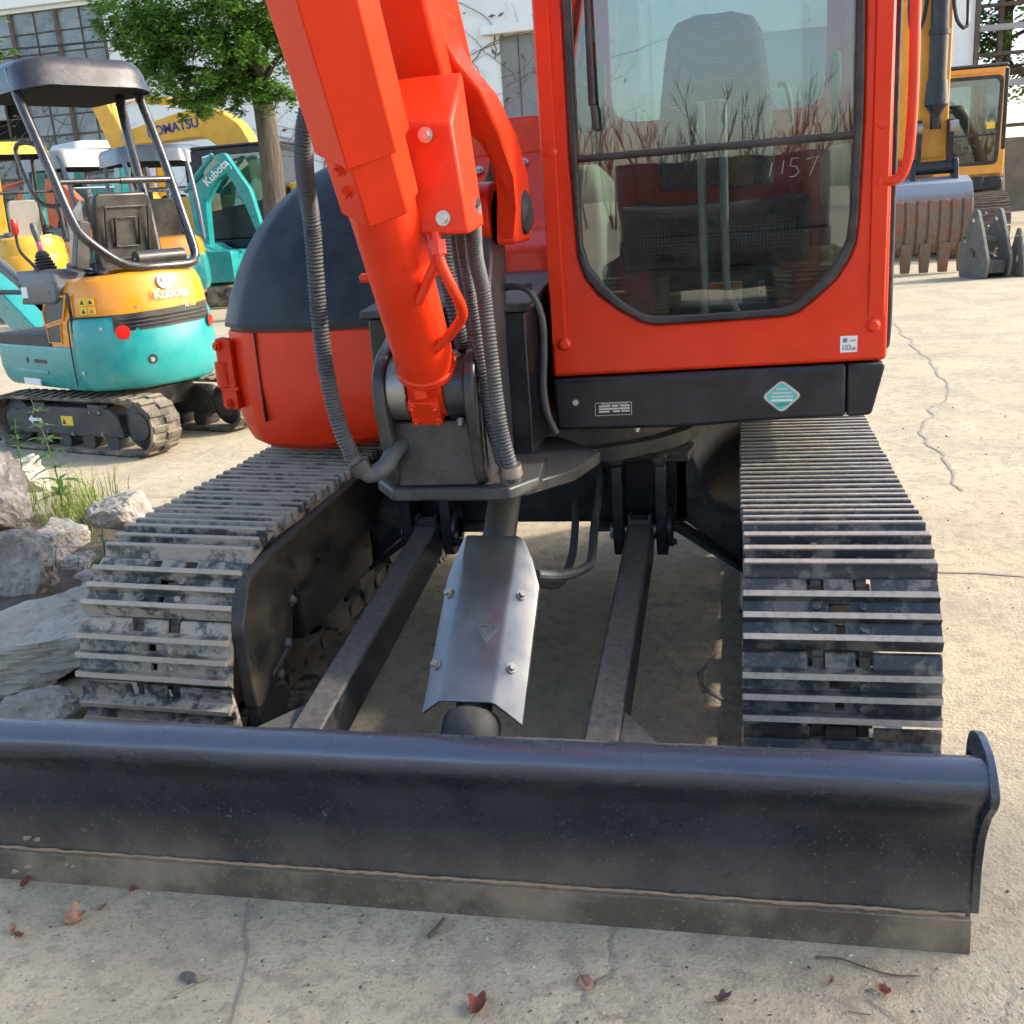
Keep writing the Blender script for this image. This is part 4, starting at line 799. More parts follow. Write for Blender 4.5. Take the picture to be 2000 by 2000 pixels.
        mb = MB(); hexbolt(mb, (-.60,.10,1.235), (0,1,0), .006, .006); B(mb, 'bolt', BRIGHT, pd)
        mb = MB(); mb.loft([[(x,y,1.12+random.uniform(0,.05)) for x in (-.56,-.44,-.3,-.16)] for y in (-.3,-.2,-.1,0,.1,.2,.3)], False) if False else mb.strip([[(x,y,1.15+random.uniform(0,.035)) for x in (-.60,-.52,-.44,-.36,-.28,-.16)] for y in (-.32,-.22,-.12,-.02,.08,.18,.28)]); B(mb, 'plastic_sheet', FILM, None, 0, smooth=80)
    # canopy and posts
    cy = canopy_y
    def hoop(sgn): return None
    if detail:
        pts = [(-.17,cy-.03,cz-.03),(-.24,cy-.02,cz-.20),(-.40,cy-.05,1.80),(-.50,cy-.08,1.50),(-.55,cy-.12,1.38),(-.60,cy-.28,1.23),(-.63,cy-.40,1.185),(-.64,0,1.178),(-.63,-cy+.24,1.178),(-.60,-cy+.17,1.21),(-.58,-cy+.15,1.27),(-.52,-cy+.15,1.45),(-.36,-cy+.15,1.90),(-.20,-cy+.16,cz-.12)]
        mb = MB(); mb.tube(spline(pts, .025), .030, 14); B(mb, 'roll_hoop', post)
        mb = MB(); mb.cyl((-.43,cy-.06,1.72), (-.43,-cy+.15,1.72), .017, n=12); mb.cyl((-.43,.02,1.72), (-.43,-cy+.15,1.72), .022, n=12); B(mb, 'cross_bar', post)
        mb = MB(); mb.tube(spline([(-.06,-.30,cz-.10),(-.10,-.27,cz-.20),(-.16,-.25,2.0),(-.26,-.25,1.5),(-.30,-.25,1.15)], .03), .032, 12); B(mb, 'centre_post', post)
        mb = MB(); mb.tube(spline([(-.36,cy-.04,1.93),(-.30,cy+.02,1.96),(-.22,cy+.05,1.93),(-.26,cy+.04,1.75),(-.34,cy+.03,1.62),(-.42,cy-.02,1.58),(-.46,cy-.06,1.60)], .025), .014, 10); B(mb, 'grab_rail', post)
    else:
        for y in (cy-.05,-cy+.05):
            mb = MB(); mb.tube(spline([(-.28,y,cz-.05),(-.40,y,2.0),(-.52,y,1.5),(-.56,y,1.1)], .06), .032, 8); B(mb, 'canopy_post', post)
            mb = MB(); mb.tube(spline([(.40,y,cz-.08),(.46,y,1.9),(.56,y,1.2),(.58,y,.78)], .06), .028, 8); B(mb, 'canopy_post', post)
        mb = MB(); mb.cyl((-.43,cy-.05,1.75), (-.43,-cy+.05,1.75), .018, n=8); B(mb, 'cross_bar', post)
    cr = -cy if not detail else -.37
    rfo = rnd([(-.36,cr),(.60,cr),(.60,cy),(-.36,cy)], .16, 5)
    def rf(k, z, dx=0): return [(.12+(x-.12)*k+dx, (cr+cy)/2+(y-(cr+cy)/2)*k, z+.04*(1-((y-(cr+cy)/2)/((cy-cr)/2))**2)*(k > .9)) for x, y in rfo]
    mb = MB(); mb.loft([rf(1.02,cz-skirt,-.03),rf(1.03,cz-skirt,-.03),rf(1.0,cz-.05),rf(.97,cz-.012),rf(.92,cz+.012),rf(.5,cz+.045),rf(.02,cz+.05)], False)
    cn = B(mb, 'canopy', can, None, 0, smooth=40); mb = MB()
    mb.loft([rf(1.015,cz-skirt+.002,-.03),rf(.985,cz-.055),rf(.95,cz-.02),rf(.5,cz+.0)], True)
    B(mb, 'canopy_lining', LINING, cn, 0, smooth=40)
    # controls
    mb = MB(); mb.loft([[(-.32+dx,.51-.02*w,z),(.20+dx*.5,.50,z),(.20+dx*.5,.28,z),(-.32+dx,.26,z)] for z, w, dx in ((.985,1,.10),(1.02,.3,0.02),(1.10,0,0),(1.17,.6,.05),(1.20,2,.12))]); cs = B(mb, 'left_console', DGREY, None, .02, seg=3)
    mb = MB(); mb.loft([[(-.12,-.50,z),(.22,-.48,z),(.22,-.30,z),(-.12,-.28,z)] for z in (.90,1.10)]); B(mb, 'right_console', DGREY, None, .02)
    for y in (.37,-.38):
        mb = MB(); mb.lathe((.06,y,1.18), (.15,0,1), [(0,.08)]+[(k*.02+d,.072-k*.0065+e) for k in range(6) for d, e in ((0,0),(.008,.008),(.012,.008))]+[(.14,.028)], 16); js = B(mb, 'lever_boot', BLACK)
        mb = MB(); mb.tube([(.075,y,1.30),(.095,y,1.39)], .018, 10); B(mb, 'pink_wrap' if False else 'lever_sleeve', PINK if (detail and y > 0) else BLACK, js)
        mb = MB(); mb.lathe((.09,y,1.38), (.25,.05,1), [(0,.018),(.04,.022),(.09,.024),(.12,.018)], 12); B(mb, 'lever_grip', DGREY, js)
    if detail:
        mb = MB(); mb.tube(spline([(-.10,.47,1.15),(.02,.47,1.24),(.14,.48,1.33),(.155,.48,1.45)], .02), .010, 8); lv = B(mb, 'lock_lever', BLACK)
        mb = MB(); mb.lathe((.155,.48,1.43), (0,0,1), [(0,.014),(.02,.024),(.075,.026),(.10,.016)], 12); B(mb, 'lever_knob', REDK, lv)
        mb = MB(); mb.box(.10,.185,.501,.504,1.03,1.10); B(mb, 'console_sticker', WHITE, cs)
        mb = MB(); mb.hexa([(-.14,.34,1.2005),(-.05,.34,1.2005),(-.05,.44,1.2005),(-.14,.44,1.2005),(-.14,.34,1.202),(-.05,.34,1.202),(-.05,.44,1.202),(-.14,.44,1.202)]); B(mb, 'console_sticker', YPRINT, cs)
        for x in (-.26,-.20):
            mb = MB(); mb.prism(rnd([(x-.014,1.06),(x+.014,1.06),(x+.010,1.13),(x-.012,1.13)], .006, 2), .494, .506, 'y'); B(mb, 'console_slot', INK, cs)
    # boom stub at the front
    mb = MB(); mb.prism([(.60,-.13),(.85,-.06),(.85,.06),(.60,.13)], .46, .70, 'z'); B(mb, 'swing_post', low, None, .01)
    if detail:
        mb = MB(); mb.prism(rnd([(.84,.52),(1.0,.50),(1.8,.95),(2.6,1.6),(2.55,1.75),(1.7,1.15),(.95,.72)], .06, 3), -.08, .08, 'y'); B(mb, 'boom', boomc, None, .012)
        mb = MB(); mb.cyl((.95,0,.95), (1.30,0,1.10), .020, n=12); B(mb, 'cylinder_rod', CHROME); mb = MB(); mb.cyl((1.25,0,1.08), (2.0,0,1.42), .045, n=14); B(mb, 'boom_cylinder', DGREY)
        mb = MB(); mb.cyl((.80,-.09,.78), (.80,.09,.78), .06, n=16); B(mb, 'boom_pin', boomc, None, .006)
        mb = MB(); mb.tube([(.78,.46,.78),(.78,.46,1.02),(.70,.42,1.06),(.30,.42,1.06)], .018, 8); B(mb, 'entry_rail', BLACK)
        return Rt, hd, cw, bd
    mb = MB(); mb.prism(rnd([(.74,.52),(.90,.50),(1.25,1.15),(1.18,1.75),(1.0,2.25),(.84,2.22),(.98,1.70),(1.03,1.25)], .06, 3), -.08, .08, 'y'); bo = B(mb, 'boom', boomc, None, .012)
    mb = MB(); mb.prism(rnd([(.80,2.30),(1.02,2.34),(1.55,1.45),(1.62,.95),(1.52,.95),(1.42,1.4)], .05, 3), -.06, .06, 'y'); B(mb, 'arm', boomc, None, .012)
    mb = MB(); mb.cyl((.92,0,.60), (1.22,0,1.05), .045, n=14); B(mb, 'boom_cylinder', DGREY); mb = MB(); mb.cyl((1.22,0,1.05), (1.30,0,1.20), .022, n=12); B(mb, 'cylinder_rod', CHROME)
    mb = MB(); mb.prism(rnd([(1.42,.98),(1.68,1.0),(1.72,.7),(1.52,.45),(1.30,.50),(1.50,.62)], .05, 3), -.22, .22, 'y'); B(mb, 'bucket', boomc, None, .01)
    return Rt, hd, cw, bd
def rearmark(Rt, hd, cw, bd):
    """markings of the near teal and amber machine"""
    def B(mb, nm, mat, parent, bv=0, **k): return mb.build(nm, mat, parent, bv, **k)
    # vents on the left flank
    for poly in ([(-.035,.94),(-.035,.86),(-.28,.90),(-.36,1.035),(-.24,1.035),(-.10,.995)], [(-.045,.835),(-.05,.745),(-.21,.745),(-.24,.865)]):
        cx = sum(p[0] for p in poly)/len(poly); cz_ = sum(p[1] for p in poly)/len(poly)
        mb = MB(); mb.plate([(cx+(x-cx)*1.12, cz_+(z-cz_)*1.14) for x, z in poly], [poly], .478, .492, 'y'); B(mb, 'vent_frame', ORNG, hd, .003)
        mb = MB(); mb.plate(poly, [], .482, .486, 'y'); B(mb, 'vent_mesh', VENT, hd)
    mb = MB(); mb.prism([(-.80,.40),(-.815,.395)], 0, 1) if False else mb.box(-.395,-.385,.474,.4915,.70,1.06); B(mb, 'panel_seam', INK, hd)
    a2 = [(-.36,.492),(-.44,.490),(-.48,.47),(-.62,.38),(-.66,.30)]
    mb = MB(); mb.tube([(-.357,.505,.47),(-.357,.508,.60),(-.357,.506,.72),(-.362,.500,.87),(-.372,.488,.898)]+[(x*.985,y*.985,.903) for x, y in a2[1:]], .005, 6); B(mb, 'panel_gap', INK, cw)
    for x, y, z, d in ((-.45,.495,.56,(-.3,1,0)),(-.60,.41,.83,(-.7,.7,0))):
        mb = MB(); hexbolt(mb, (x,y,z), d, .008, .008); B(mb, 'bolt', BRIGHT, cw)
    # grille band across the rear
    mb = MB(); g = [(-.64,.345),(-.722,.21),(-.757,.0),(-.722,-.21),(-.64,-.345)]
    def pt(tq, z, off): 
        i = min(int(tq*4),3); q = tq*4-i; a, b = Vector(g[i]), Vector(g[i+1]); p = a.lerp(b,q); n = p.normalized(); p = p+n*off; return (p.x,p.y,z)
    mb.strip([[pt(t/16, .80+.02*(t/16), .004) for t in range(17)],[pt(t/16, .905+.03*(t/16), -.004) for t in range(17)]]); B(mb, 'rear_grille', BLACK, hd, 0, smooth=60)
    for k in range(3):
        mb = MB(); mb.tube([pt(.06+t/16*.9, .825+.025*k+.02*(t/16), .007) for t in range(17)], .006, 6); B(mb, 'grille_bar', BLACK, hd)
    rx = Vector((.25,-1,0)).normalized(); upv = Vector((.06,0,1))
    text('Kubota', .085, WHITE, hd, (-.7400,.09,.985), (0,-1,0), Vector((.2,0,1)), 'lettering', .001, off=.0015)
    text('K', .055, WHITE, hd, (-.742,-.115,.912), (.17,-1,0), (0,0,1), 'lettering', .001, shear=.2); text('008', .035, YPRINT, hd, (-.736,-.155,.915), (.20,-1,0), (0,0,1), 'lettering', .001, shear=.2)
    mb = MB(); mb.lathe((-.7165,-.005,1.085), (-1,0,.25), [(0,.03),(.0,.048),(.004,.046),(.005,.03)], 24); em = B(mb, 'emblem', WHITE, hd)
    mb = MB(); mb.box(-.730,-.722,-.012,.014,1.062,1.067); mb.box(-.728,-.716,.008,.014,1.067,1.107); mb.tube([(-.724,-.035,1.082),(-.719,-.03,1.107),(-.717,-.005,1.115)], .003, 5); B(mb, 'emblem_mark', plain('grey_emblem', (.25,.25,.25)), hd)
    mb = MB(); mb.lathe((-.688,.315,.80), (-.80,.60,0), [(0,.03),(.0,.046),(.003,.045),(.004,.03)], 22); B(mb, 'reflector', REFL, cw)
    mb = MB(); mb.lathe((-.67,-.335,.80), (-.80,-.60,0), [(0,.03),(.0,.040),(.003,.039),(.004,.03)], 22); B(mb, 'reflector', REFL, cw)
    mb = MB(); mb.lathe((-.742,.17,.615), (-.97,.22,0), [(0,.02),(.0,.030),(.002,.030),(.002,.02)], 18); ln = B(mb, 'bolt_recess', INK, cw)
    mb = MB(); hexbolt(mb, (-.742,.175,.612), (-.97,.22,0), .011, .010); B(mb, 'bolt', BRIGHT, cw)
    mb = MB(); mb.lathe((-.690,.20,.945), (-.95,.3,0), [(0,.02),(.0,.026),(.003,.022),(.003,.012)], 18); B(mb, 'hood_lock', ORNG, hd); mb = MB(); hexbolt(mb, (-.692,.20,.945), (-.95,.3,0), .010, .010); B(mb, 'bolt', BRIGHT, hd)
    for k, z in enumerate((1.00,.945)):
        for j in (0,1):
            a = Vector((-.50,.448,z)); d = Vector((-.14,-.09,0)).normalized(); n = Vector((-.54,.84,0)).normalized(); p = a+d*j*.055+n*.004
            mb = MB(); mb.hexa([tuple(p+d*s_*.024+Vector((0,0,q*.022))+n*e) for e in (0,.002) for s_, q in ((-1,-1),(1,-1),(1,1),(-1,1))]); w = B(mb, 'warning_sticker', YPRINT, hd)
            mb = MB(); mb.add([tuple(p+d*s_*.014+Vector((0,0,q*.014))+n*.003) for s_, q in ((-1,-1),(1,-1),(0,1))], [(0,1,2)]); B(mb, 'sticker_mark', VERM if (k and j) else INK, hd, 0, smooth=0)
    # flank of the body
    mb = MB(); mb.box(.02,.20,.499,.5025,.60,.625); mb.v = mb.v; B(mb, 'side_slot', INK, bd, .002)
    mb = MB(); mb.cyl((.30,.4985,.615), (.30,.5025,.615), .02, n=14); B(mb, 'side_hole', INK, bd)
    mb = MB(); mb.prism(rnd([(.18,.445),(.42,.445),(.42,.49),(.18,.49)], .004, 2), .487, .4985, 'y'); B(mb, 'info_plate', WHITE, bd)
    mb = MB(); mb.prism(rnd([(.02,.53),(.46,.53),(.46,.555),(.02,.555)], .01, 2), .495, .506, 'y'); B(mb, 'pressed_rib', TEAL, bd, .004)
def vent_mat():
    m, t, b = nodes('vent_mesh'); tc = N(t, 'TexCoord'); v = N(t, 'TexVoronoi', feature='DISTANCE_TO_EDGE', Scale=42); v.inputs['Randomness'].default_value = .0; t.links.new(tc.outputs['Object'], v.inputs['Vector'])
    col = mix(t, ramp(t, v.outputs['Distance'], [(.10,1.),(.16,0.)]), (.006,.006,.006), (.055,.055,.055)); t.links.new(col, b.inputs['Base Color']); b.inputs['Roughness'].default_value = .5; return m
VENT = vent_mat()
rt = mini('mini_excavator', 'teal and amber compact excavator with grey metal canopy, nearest on the left', 'excavator', (-3.62,4.22,0), math.atan2(.485,-.875), R(11.5)); rearmark(*rt)
G2 = 'compact excavators parked at the back'
mini('mini_excavator', 'small yellow compact excavator with yellow canopy at the left edge', 'excavator', (-12.35,15.3,0), R(140), 0, YELL, YELL, YELL, BLACK, 1.28, G2, False, SEATG, YELL, .50, 2.40)
mini('mini_excavator', 'teal and amber compact excavator with slate blue canopy behind the nearest one', 'excavator', (-8.25,13.0,0), R(140), R(-25), TEAL, ORNG, BCAN, BCAN, 1.14, G2, False, SEATM, TEAL, .47, 2.30, .20)
mini('mini_excavator', 'compact excavator with rounded mid grey canopy, seen through the roll hoop', 'excavator', (-12.9,18.2,0), R(160), 0, TEAL, ORNG, GCAN, BCAN, 1.35, G2, False, SEATM, TEAL, .55, 2.30, .26)
mini('mini_excavator', 'compact excavator with flat pale grey canopy left of the slate blue one', 'excavator', (-14.0,21.0,0), R(150), 0, YELL, YELL, LCAN, BCAN, 1.42, G2, False, SEATM, TEAL, .62, 2.45, .12)
mini('mini_excavator', 'yellow compact excavator with dark grey canopy beside the teal boom', 'excavator', (-10.25,17.2,0), R(125), 0, YELL, YELL, GCAN, BLACK, 1.25, G2, False, SEATM, YELL, .40, 2.30, .20)
# loose booms of machines standing further back
def boomthing(name, label, loc, rz, mat, boom, arm, th=.09, letter=None, lm=WHITE, sc=1):
    Rt = empty(name, loc, rz, label, 'excavator', 'compact excavators parked at the back', sc)
    mb = MB(); mb.prism(rnd(boom, .06, 3), -th, th, 'y'); b = mb.build('boom', mat, Rt, .015)
    mb = MB(); mb.prism(rnd(arm, .05, 3), -th*.7, th*.7, 'y'); mb.build('arm', mat, Rt, .012)
    ax, az = boom[len(boom)//2]
    mb = MB(); mb.cyl((boom[1][0]-.10,0,boom[1][1]), (arm[0][0]-.05,0,arm[0][1]+.02), .045, n=12); mb.build('arm_cylinder', mat, Rt)
    mb = MB(); mb.cyl((arm[0][0]-.25,0,arm[0][1]-.02), (arm[0][0]-.02,0,arm[0][1]+.02), .025, n=10); mb.build('cylinder_rod', CHROME, Rt)
    mb = MB(); mb.prism(rnd([(-.7,.45),(.55,.45),(.55,1.0),(.1,1.0),(-.1,1.15),(-.7,1.1)], .08, 3), -.5, .5, 'y'); mb.build('body', mat, Rt, .02)
    mb = MB(); mb.box(-.85,.85,-.52,-.28,.02,.40); mb.build('track', RUBB, Rt, .1, seg=4); mb = MB(); mb.box(-.85,.85,.28,.52,.02,.40); mb.build('track', RUBB, Rt, .1, seg=4)
    if letter: text(letter[0], letter[1], lm, Rt, letter[2], letter[3], letter[4], 'lettering', .004, off=.004)
    return Rt
boomthing('mini_excavator', 'teal excavator with bent boom and white lettering left of the tree', (-8.65,15.6,0), 0, TEAL,
          [(-.28,.95),(-.33,2.05),(-.22,2.12),(.30,2.48),(.52,2.50),(.60,2.36),(.28,2.22),(.0,1.85),(-.05,.95)], [(.26,2.62),(.46,2.66),(.86,2.0),(1.02,1.2),(.92,1.15),(.66,1.95)], .10, ('Kubota', .20, (.07,-.105,2.10), (.80,0,.60), (-.6,0,.8)))
boomthing('mini_excavator', 'vermilion excavator with low folded boom behind the yellow canopy', (-14.9,20.2,0), 0, VERM,
          [(.1,1.5),(-.9,2.35),(-.75,2.55),(.0,2.75),(.35,2.60),(1.6,1.3),(1.3,1.2),(.2,2.2)], [(-.3,2.80),(.2,2.85),(-1.6,2.65),(-1.6,2.5)], .12)
boomthing('mini_excavator', 'teal excavator with low boom seen through the roll hoop', (-13.9,20.6,0), 0, TEAL,
          [(.2,1.4),(-.8,2.25),(-.6,2.5),(.1,2.62),(.4,2.5),(1.3,1.2),(1.0,1.1),(.2,2.05)], [(-.3,2.68),(.2,2.72),(-1.3,2.5),(-1.3,2.35)], .12)
# ---- large machines
def big(name, label, loc, rz, mat, sc, boom, arm, bw=.28, cab=True, under=True, tw=.6, shoes=True, cabmat=None, ts=1, cab_y=.95):
    """full-size excavator: x forward, y left"""
    Rt = empty(name, loc, rz, label, 'excavator', 'full-size excavators', sc)
    def B(mb, nm, m, parent=None, bv=0, **k): return mb.build(nm, m, parent or Rt, bv, **k)
    SH = paint('steel_track_'+name[:3]+str(len(bpy.data.materials)), (.12,.095,.072), .7, dust=.6, updust=.5, dcol=(.27,.21,.155))
    me = None
    for side in (1,-1):
        yc = side*1.1; rad = .40*ts; wb = 1.6; zc = .43*ts
        mb = MB(); mb.prism(rnd([(-wb,.20*ts),(wb,.20*ts),(wb+.2,.43*ts),(wb,.66*ts),(-wb,.66*ts),(-wb-.2,.43*ts)], .1, 3), yc-.15, yc+.15, 'y'); tk = B(mb, 'track', UND, None, .02)
        per = 4*wb+2*math.pi*rad; n = 46
        if me is None:
            g = MB(); g.prism([(-.088,-.012),(-.088,.0),(-.062,.002),(-.058,.03),(-.048,.03),(-.044,.004),(-.006,.004),(-.004,.03),(.006,.03),(.008,.004),(.046,.004),(.050,.03),(.060,.03),(.064,.002),(.088,-.004),(.088,-.012)], -tw/2, tw/2, 'x'); o = g.build('shoe', SH); me = o.data; bpy.data.objects.remove(o)
        for k in range(n):
            s = per*k/n
            if s < 2*wb: x, z, a = -wb+s, zc+rad, math.pi/2
            elif s < 2*wb+math.pi*rad: a = math.pi/2-(s-2*wb)/rad; x, z = wb+rad*math.cos(a), zc+rad*math.sin(a)
            elif s < 4*wb+math.pi*rad: x, z, a = wb-(s-2*wb-math.pi*rad), zc-rad, -math.pi/2
            else: a = -math.pi/2-(s-4*wb-math.pi*rad)/rad; x, z = -wb+rad*math.cos(a), zc+rad*math.sin(a)
            o = bpy.data.objects.new('shoe', me); COL.objects.link(o); o.parent = tk
            o.matrix_local = Matrix.Translation((x,yc,z)) @ Matrix.Rotation(math.pi/2-a, 4, 'Y') @ Matrix.Rotation(math.pi/2, 4, 'Z')
    mb = MB(); mb.box(-.9,.9,-.9,.9,.42,.72); mb.cyl((0,0,.7), (0,0,.98), .75, n=30); B(mb, 'car_body', UND, None, .03)
    mb = MB(); mb.prism(rnd([(-2.4,-1.0),(-2.1,-1.30),(1.3,-1.30),(1.3,-.45),(.7,-.3),(.7,.3),(1.3,.45),(1.3,1.3),(-2.1,1.30),(-2.4,1.0)], .1, 3), .98, 1.2, 'z'); B(mb, 'house_frame', NAVY, None, .02)
    mb = MB(); mb.prism(rnd([(-2.35,1.05),(-2.1,1.28),(-.5,1.28),(-.5,-1.28),(-2.1,-1.28),(-2.35,-1.05)], .12, 3), 1.2, 2.1, 'z'); B(mb, 'engine_cover', mat, None, .04)
    mb = MB(); mb.box(-.5,.6,-1.28,-.42,1.2,1.95); B(mb, 'tank', mat, None, .03)
    if cab:
        c = cab_y; cm = cabmat or mat; x0, x1, y0, y1, z0, z1 = -.45, 1.28, c-.52, c+.52, 1.18, 2.78
        mb = MB(); mb.plate(rnd([(y0,z0),(y1,z0),(y1,z1),(y0,z1)], .05, 2), [rnd([(y0+.10,z0+.20),(y1-.10,z0+.20),(y1-.08,z1-.12),(y0+.09,z1-.12)], .10, 4)], x1-.05, x1, 'x'); cb = B(mb, 'cab_front', cm, None, .015)
        mb = MB(); mb.plate(rnd([(y0+.09,z0+.19),(y1-.09,z0+.19),(y1-.07,z1-.11),(y0+.08,z1-.11)], .10, 4), [rnd([(y0+.14,z0+.24),(y1-.14,z0+.24),(y1-.11,z1-.16),(y0+.12,z1-.16)], .10, 4)], x1-.01, x1+.008, 'x'); B(mb, 'window_seal', BLACK, cb, .005)
        mb = MB(); mb.box(x1-.03,x1-.02,y0+.10,y1-.10,z0+.20,z1-.12); B(mb, 'windshield', PANE, cb)
        mb = MB(); mb.box(x1-.012,x1+.006,y0+.12,y1-.12,z0+.62,z0+.65); B(mb, 'windshield_bar', BLACK, cb)
        for y in (y0, y1-.06):
            mb = MB(); mb.box(x1-.10,x1+.004,y-.004,y+.064,z0+.40,z1-.02); B(mb, 'cab_pillar', NAVY, cb, .015)
        mb = MB(); mb.box(x0,x1,y0,y1,z1,z1+.06); B(mb, 'cab_roof', NAVY, cb, .03)
        mb = MB(); mb.box(x1-.02,x1+.02,y0+.1,y1-.15,z1-.075,z1-.03); B(mb, 'roof_strip', mat, cb, .008)
        for y in (y0+.01, y1-.04):
            mb = MB(); mb.plate([(x0,z0),(x1-.06,z0),(x1-.06,z1),(x0,z1)], [[(x0+.15,z0+.7),(x1-.2,z0+.5),(x1-.2,z1-.12),(x0+.15,z1-.12)]], y, y+.03, 'y'); B(mb, 'cab_wall', cm, cb, .01)
            mb = MB(); mb.box(x0+.1,x1-.15,y+.012,y+.018,z0+.45,z1-.08); B(mb, 'cab_pane', PANE, cb)
        mb = MB(); mb.plate([(y0+.04,z0),(y1-.04,z0),(y1-.04,z1),(y0+.04,z1)], [[(y0+.14,z0+.85),(y1-.14,z0+.85),(y1-.14,z1-.12),(y0+.14,z1-.12)]], x0, x0+.03, 'x'); B(mb, 'cab_back', cm, cb, .01)
        mb = MB(); mb.box(x0+.012,x0+.018,y0+.1,y1-.1,z0+.8,z1-.1); B(mb, 'cab_pane', PANE, cb)
        mb = MB(); mb.loft([[(-.05,c-.26,z),(.05,c-.26,z),(.05,c+.26,z),(-.05,c+.26,z)] if z < 2.2 else [(-.07,c-.16,z),(.03,c-.16,z),(.03,c+.16,z),(-.07,c+.16,z)] for z in (1.6,1.9,2.15,2.35)]); mb.box(.0,.5,c-.28,c+.28,1.55,1.7); B(mb, 'seat', SEATM, cb, .03)
        mb = MB(); mb.box(x0,x1,y0+.04,y1-.04,z0,z0+.06); B(mb, 'cab_floor', UND, cb)
        mb = MB(); mb.box(-.4,x1+.01,y0,y1,.99,z0-.01); B(mb, 'cab_skirt', NAVY, cb, .03)
    mb = MB(); mb.prism(rnd(boom, .15, 4), -bw, bw, 'y'); bo = B(mb, 'boom', mat, None, .03)
    if arm: mb = MB(); mb.prism(rnd(arm, .08, 3), -bw*.72, bw*.72, 'y'); B(mb, 'arm', mat, None, .025)
    return Rt, B
# orange-yellow machine on the right, bucket standing on the ground
fx = math.atan2(-1,.02)
RtO, BO = big('large_excavator', 'orange-yellow full-size excavator with rusty bucket on the ground, right background', (3.42,19.4,0), fx, BIGO, 1.12,
     [(.6,1.5),(1.0,3.2),(2.0,5.2),(2.6,5.4),(3.6,4.7),(3.4,4.4),(2.5,4.7),(1.7,3.4),(1.2,1.5)], [(3.35,5.1),(3.65,5.0),(3.78,3.6),(3.80,1.45),(3.58,1.45),(3.45,3.6)], .27, tw=.80, cab_y=1.02, ts=1.13)
mb = MB(); mb.cyl((3.95,0,2.15), (3.95,0,4.3), .115, n=20); mb.lathe((3.95,0,2.15), (0,0,-1), [(-.30,.13),(-.05,.15),(.0,.15),(.06,.10),(.12,.07),(.30,.07)], 20); bcy = BO(mb, 'bucket_cylinder', NAVY)
for z in (3.0,3.85):
    mb = MB(); mb.lathe((3.95,0,z), (0,0,1), [(0,.115),(0,.135),(.06,.135),(.06,.115)], 20); BO(mb, 'cylinder_band', NAVY, bcy)
for s in (1,-1):
    mb = MB(); mb.tube(spline([(3.90,s*.13,3.8),(3.92,s*.18,3.3),(3.95,s*.24,3.1),(3.92,s*.34,3.08),(3.8,s*.36,3.5),(3.75,s*.36,4.4)], .06), .025, 8); BO(mb, 'hydraulic_pipe', NAVY)
    mb = MB(); mb.prism(rnd([(3.72,1.95),(3.98,1.98),(4.02,1.80),(3.96,1.30),(3.86,1.28),(3.80,1.75)], .05, 3), s*.20-.03, s*.20+.03, 'y'); BO(mb, 'bucket_link', NAVY)
    mb = MB(); mb.lathe((3.96,s*.17,1.86), (0,s,0), [(0,.04),(0,.085),(.11,.085),(.11,.04)], 16); BO(mb, 'link_boss', STEEL)
mb = MB(); mb.cyl((3.92,-.26,1.36), (3.92,.26,1.36), .085, n=18); BO(mb, 'bucket_pin', NAVY)
def rustm():
    m, t, b = nodes('bucket_rust'); tc = N(t, 'TexCoord'); sx = N(t, 'SeparateXYZ'); t.links.new(tc.outputs['Object'], sx.inputs[0])
    a = nz(t, 4, 8, .7); c = nz(t, 25, 6, .7, (1,3,.4))
    mr = N(t, 'MapRange'); mr.inputs[1].default_value = 1.12; mr.inputs[2].default_value = 1.02; t.links.new(math_(t, 'ADD', sx.outputs[2], math_(t, 'MULTIPLY', a, .16)), mr.inputs[0])
    col = mix(t, ramp(t, c, [(.35,0.),(.65,1.)]), (.14,.085,.055), (.23,.155,.105)); col = mix(t, ramp(t, a, [(.5,0.),(.62,1.)]), col, (.25,.075,.03))
    col = mix(t, mr.outputs[0], (.20,.23,.27), col); t.links.new(col, b.inputs['Base Color']); b.inputs['Roughness'].default_value = .65; return m
BKT = rustm(); W_ = .54
bp_ = [(3.70,1.22),(3.95,1.24),(4.22,1.16),(4.36,.95),(4.40,.70),(4.36,.48),(4.30,.34),(4.26,.28)]
inn = [(x-.05,z-.01) for x, z in bp_]
OY = -.13
mb = MB(); mb.prism(bp_+inn[::-1], OY-W_, OY+W_, 'y'); mb.prism(bp_+[(3.9,.5)], OY-W_-.03, OY-W_, 'y'); mb.prism(bp_+[(3.9,.5)], OY+W_, OY+W_+.03, 'y'); bkt = BO(mb, 'bucket', BKT, None, .012)
for k in range(8):
    y = OY-W_+.04+k*(2*W_-.08)/7; mb = MB(); q = bp_[3:]; mb.prism([(x+.025,z) for x, z in q]+[(x-.01,z) for x, z in q[::-1]], y-.055, y+.055, 'y'); BO(mb, 'wear_strip', BKT, bkt, .008)
for s in (-1,1):
    mb = MB(); mb.prism(rnd([(3.78,1.15),(4.10,1.12),(4.0,1.48),(3.86,1.48)], .05, 3), s*.27-.03, s*.27+.03, 'y'); BO(mb, 'bucket_ear', NAVY, bkt, .008)
for k in range(5):
    y = OY-.48+k*.24; mb = MB(); mb.loft([[(4.29,y-.075,.42),(4.37,y-.075,.40),(4.37,y+.075,.40),(4.29,y+.075,.42)],[(4.22,y-.068,.22),(4.33,y-.068,.21),(4.33,y+.068,.21),(4.22,y+.068,.22)],[(4.25,y-.06,.02),(4.28,y-.06,.01),(4.28,y+.06,.01),(4.25,y+.06,.02)]]); BO(mb, 'tooth', BKT, bkt, .01)
mb = MB(); mb.box(1.262,1.268,1.26,1.38,1.90,1.99); BO(mb, 'cab_sticker', YPRINT)
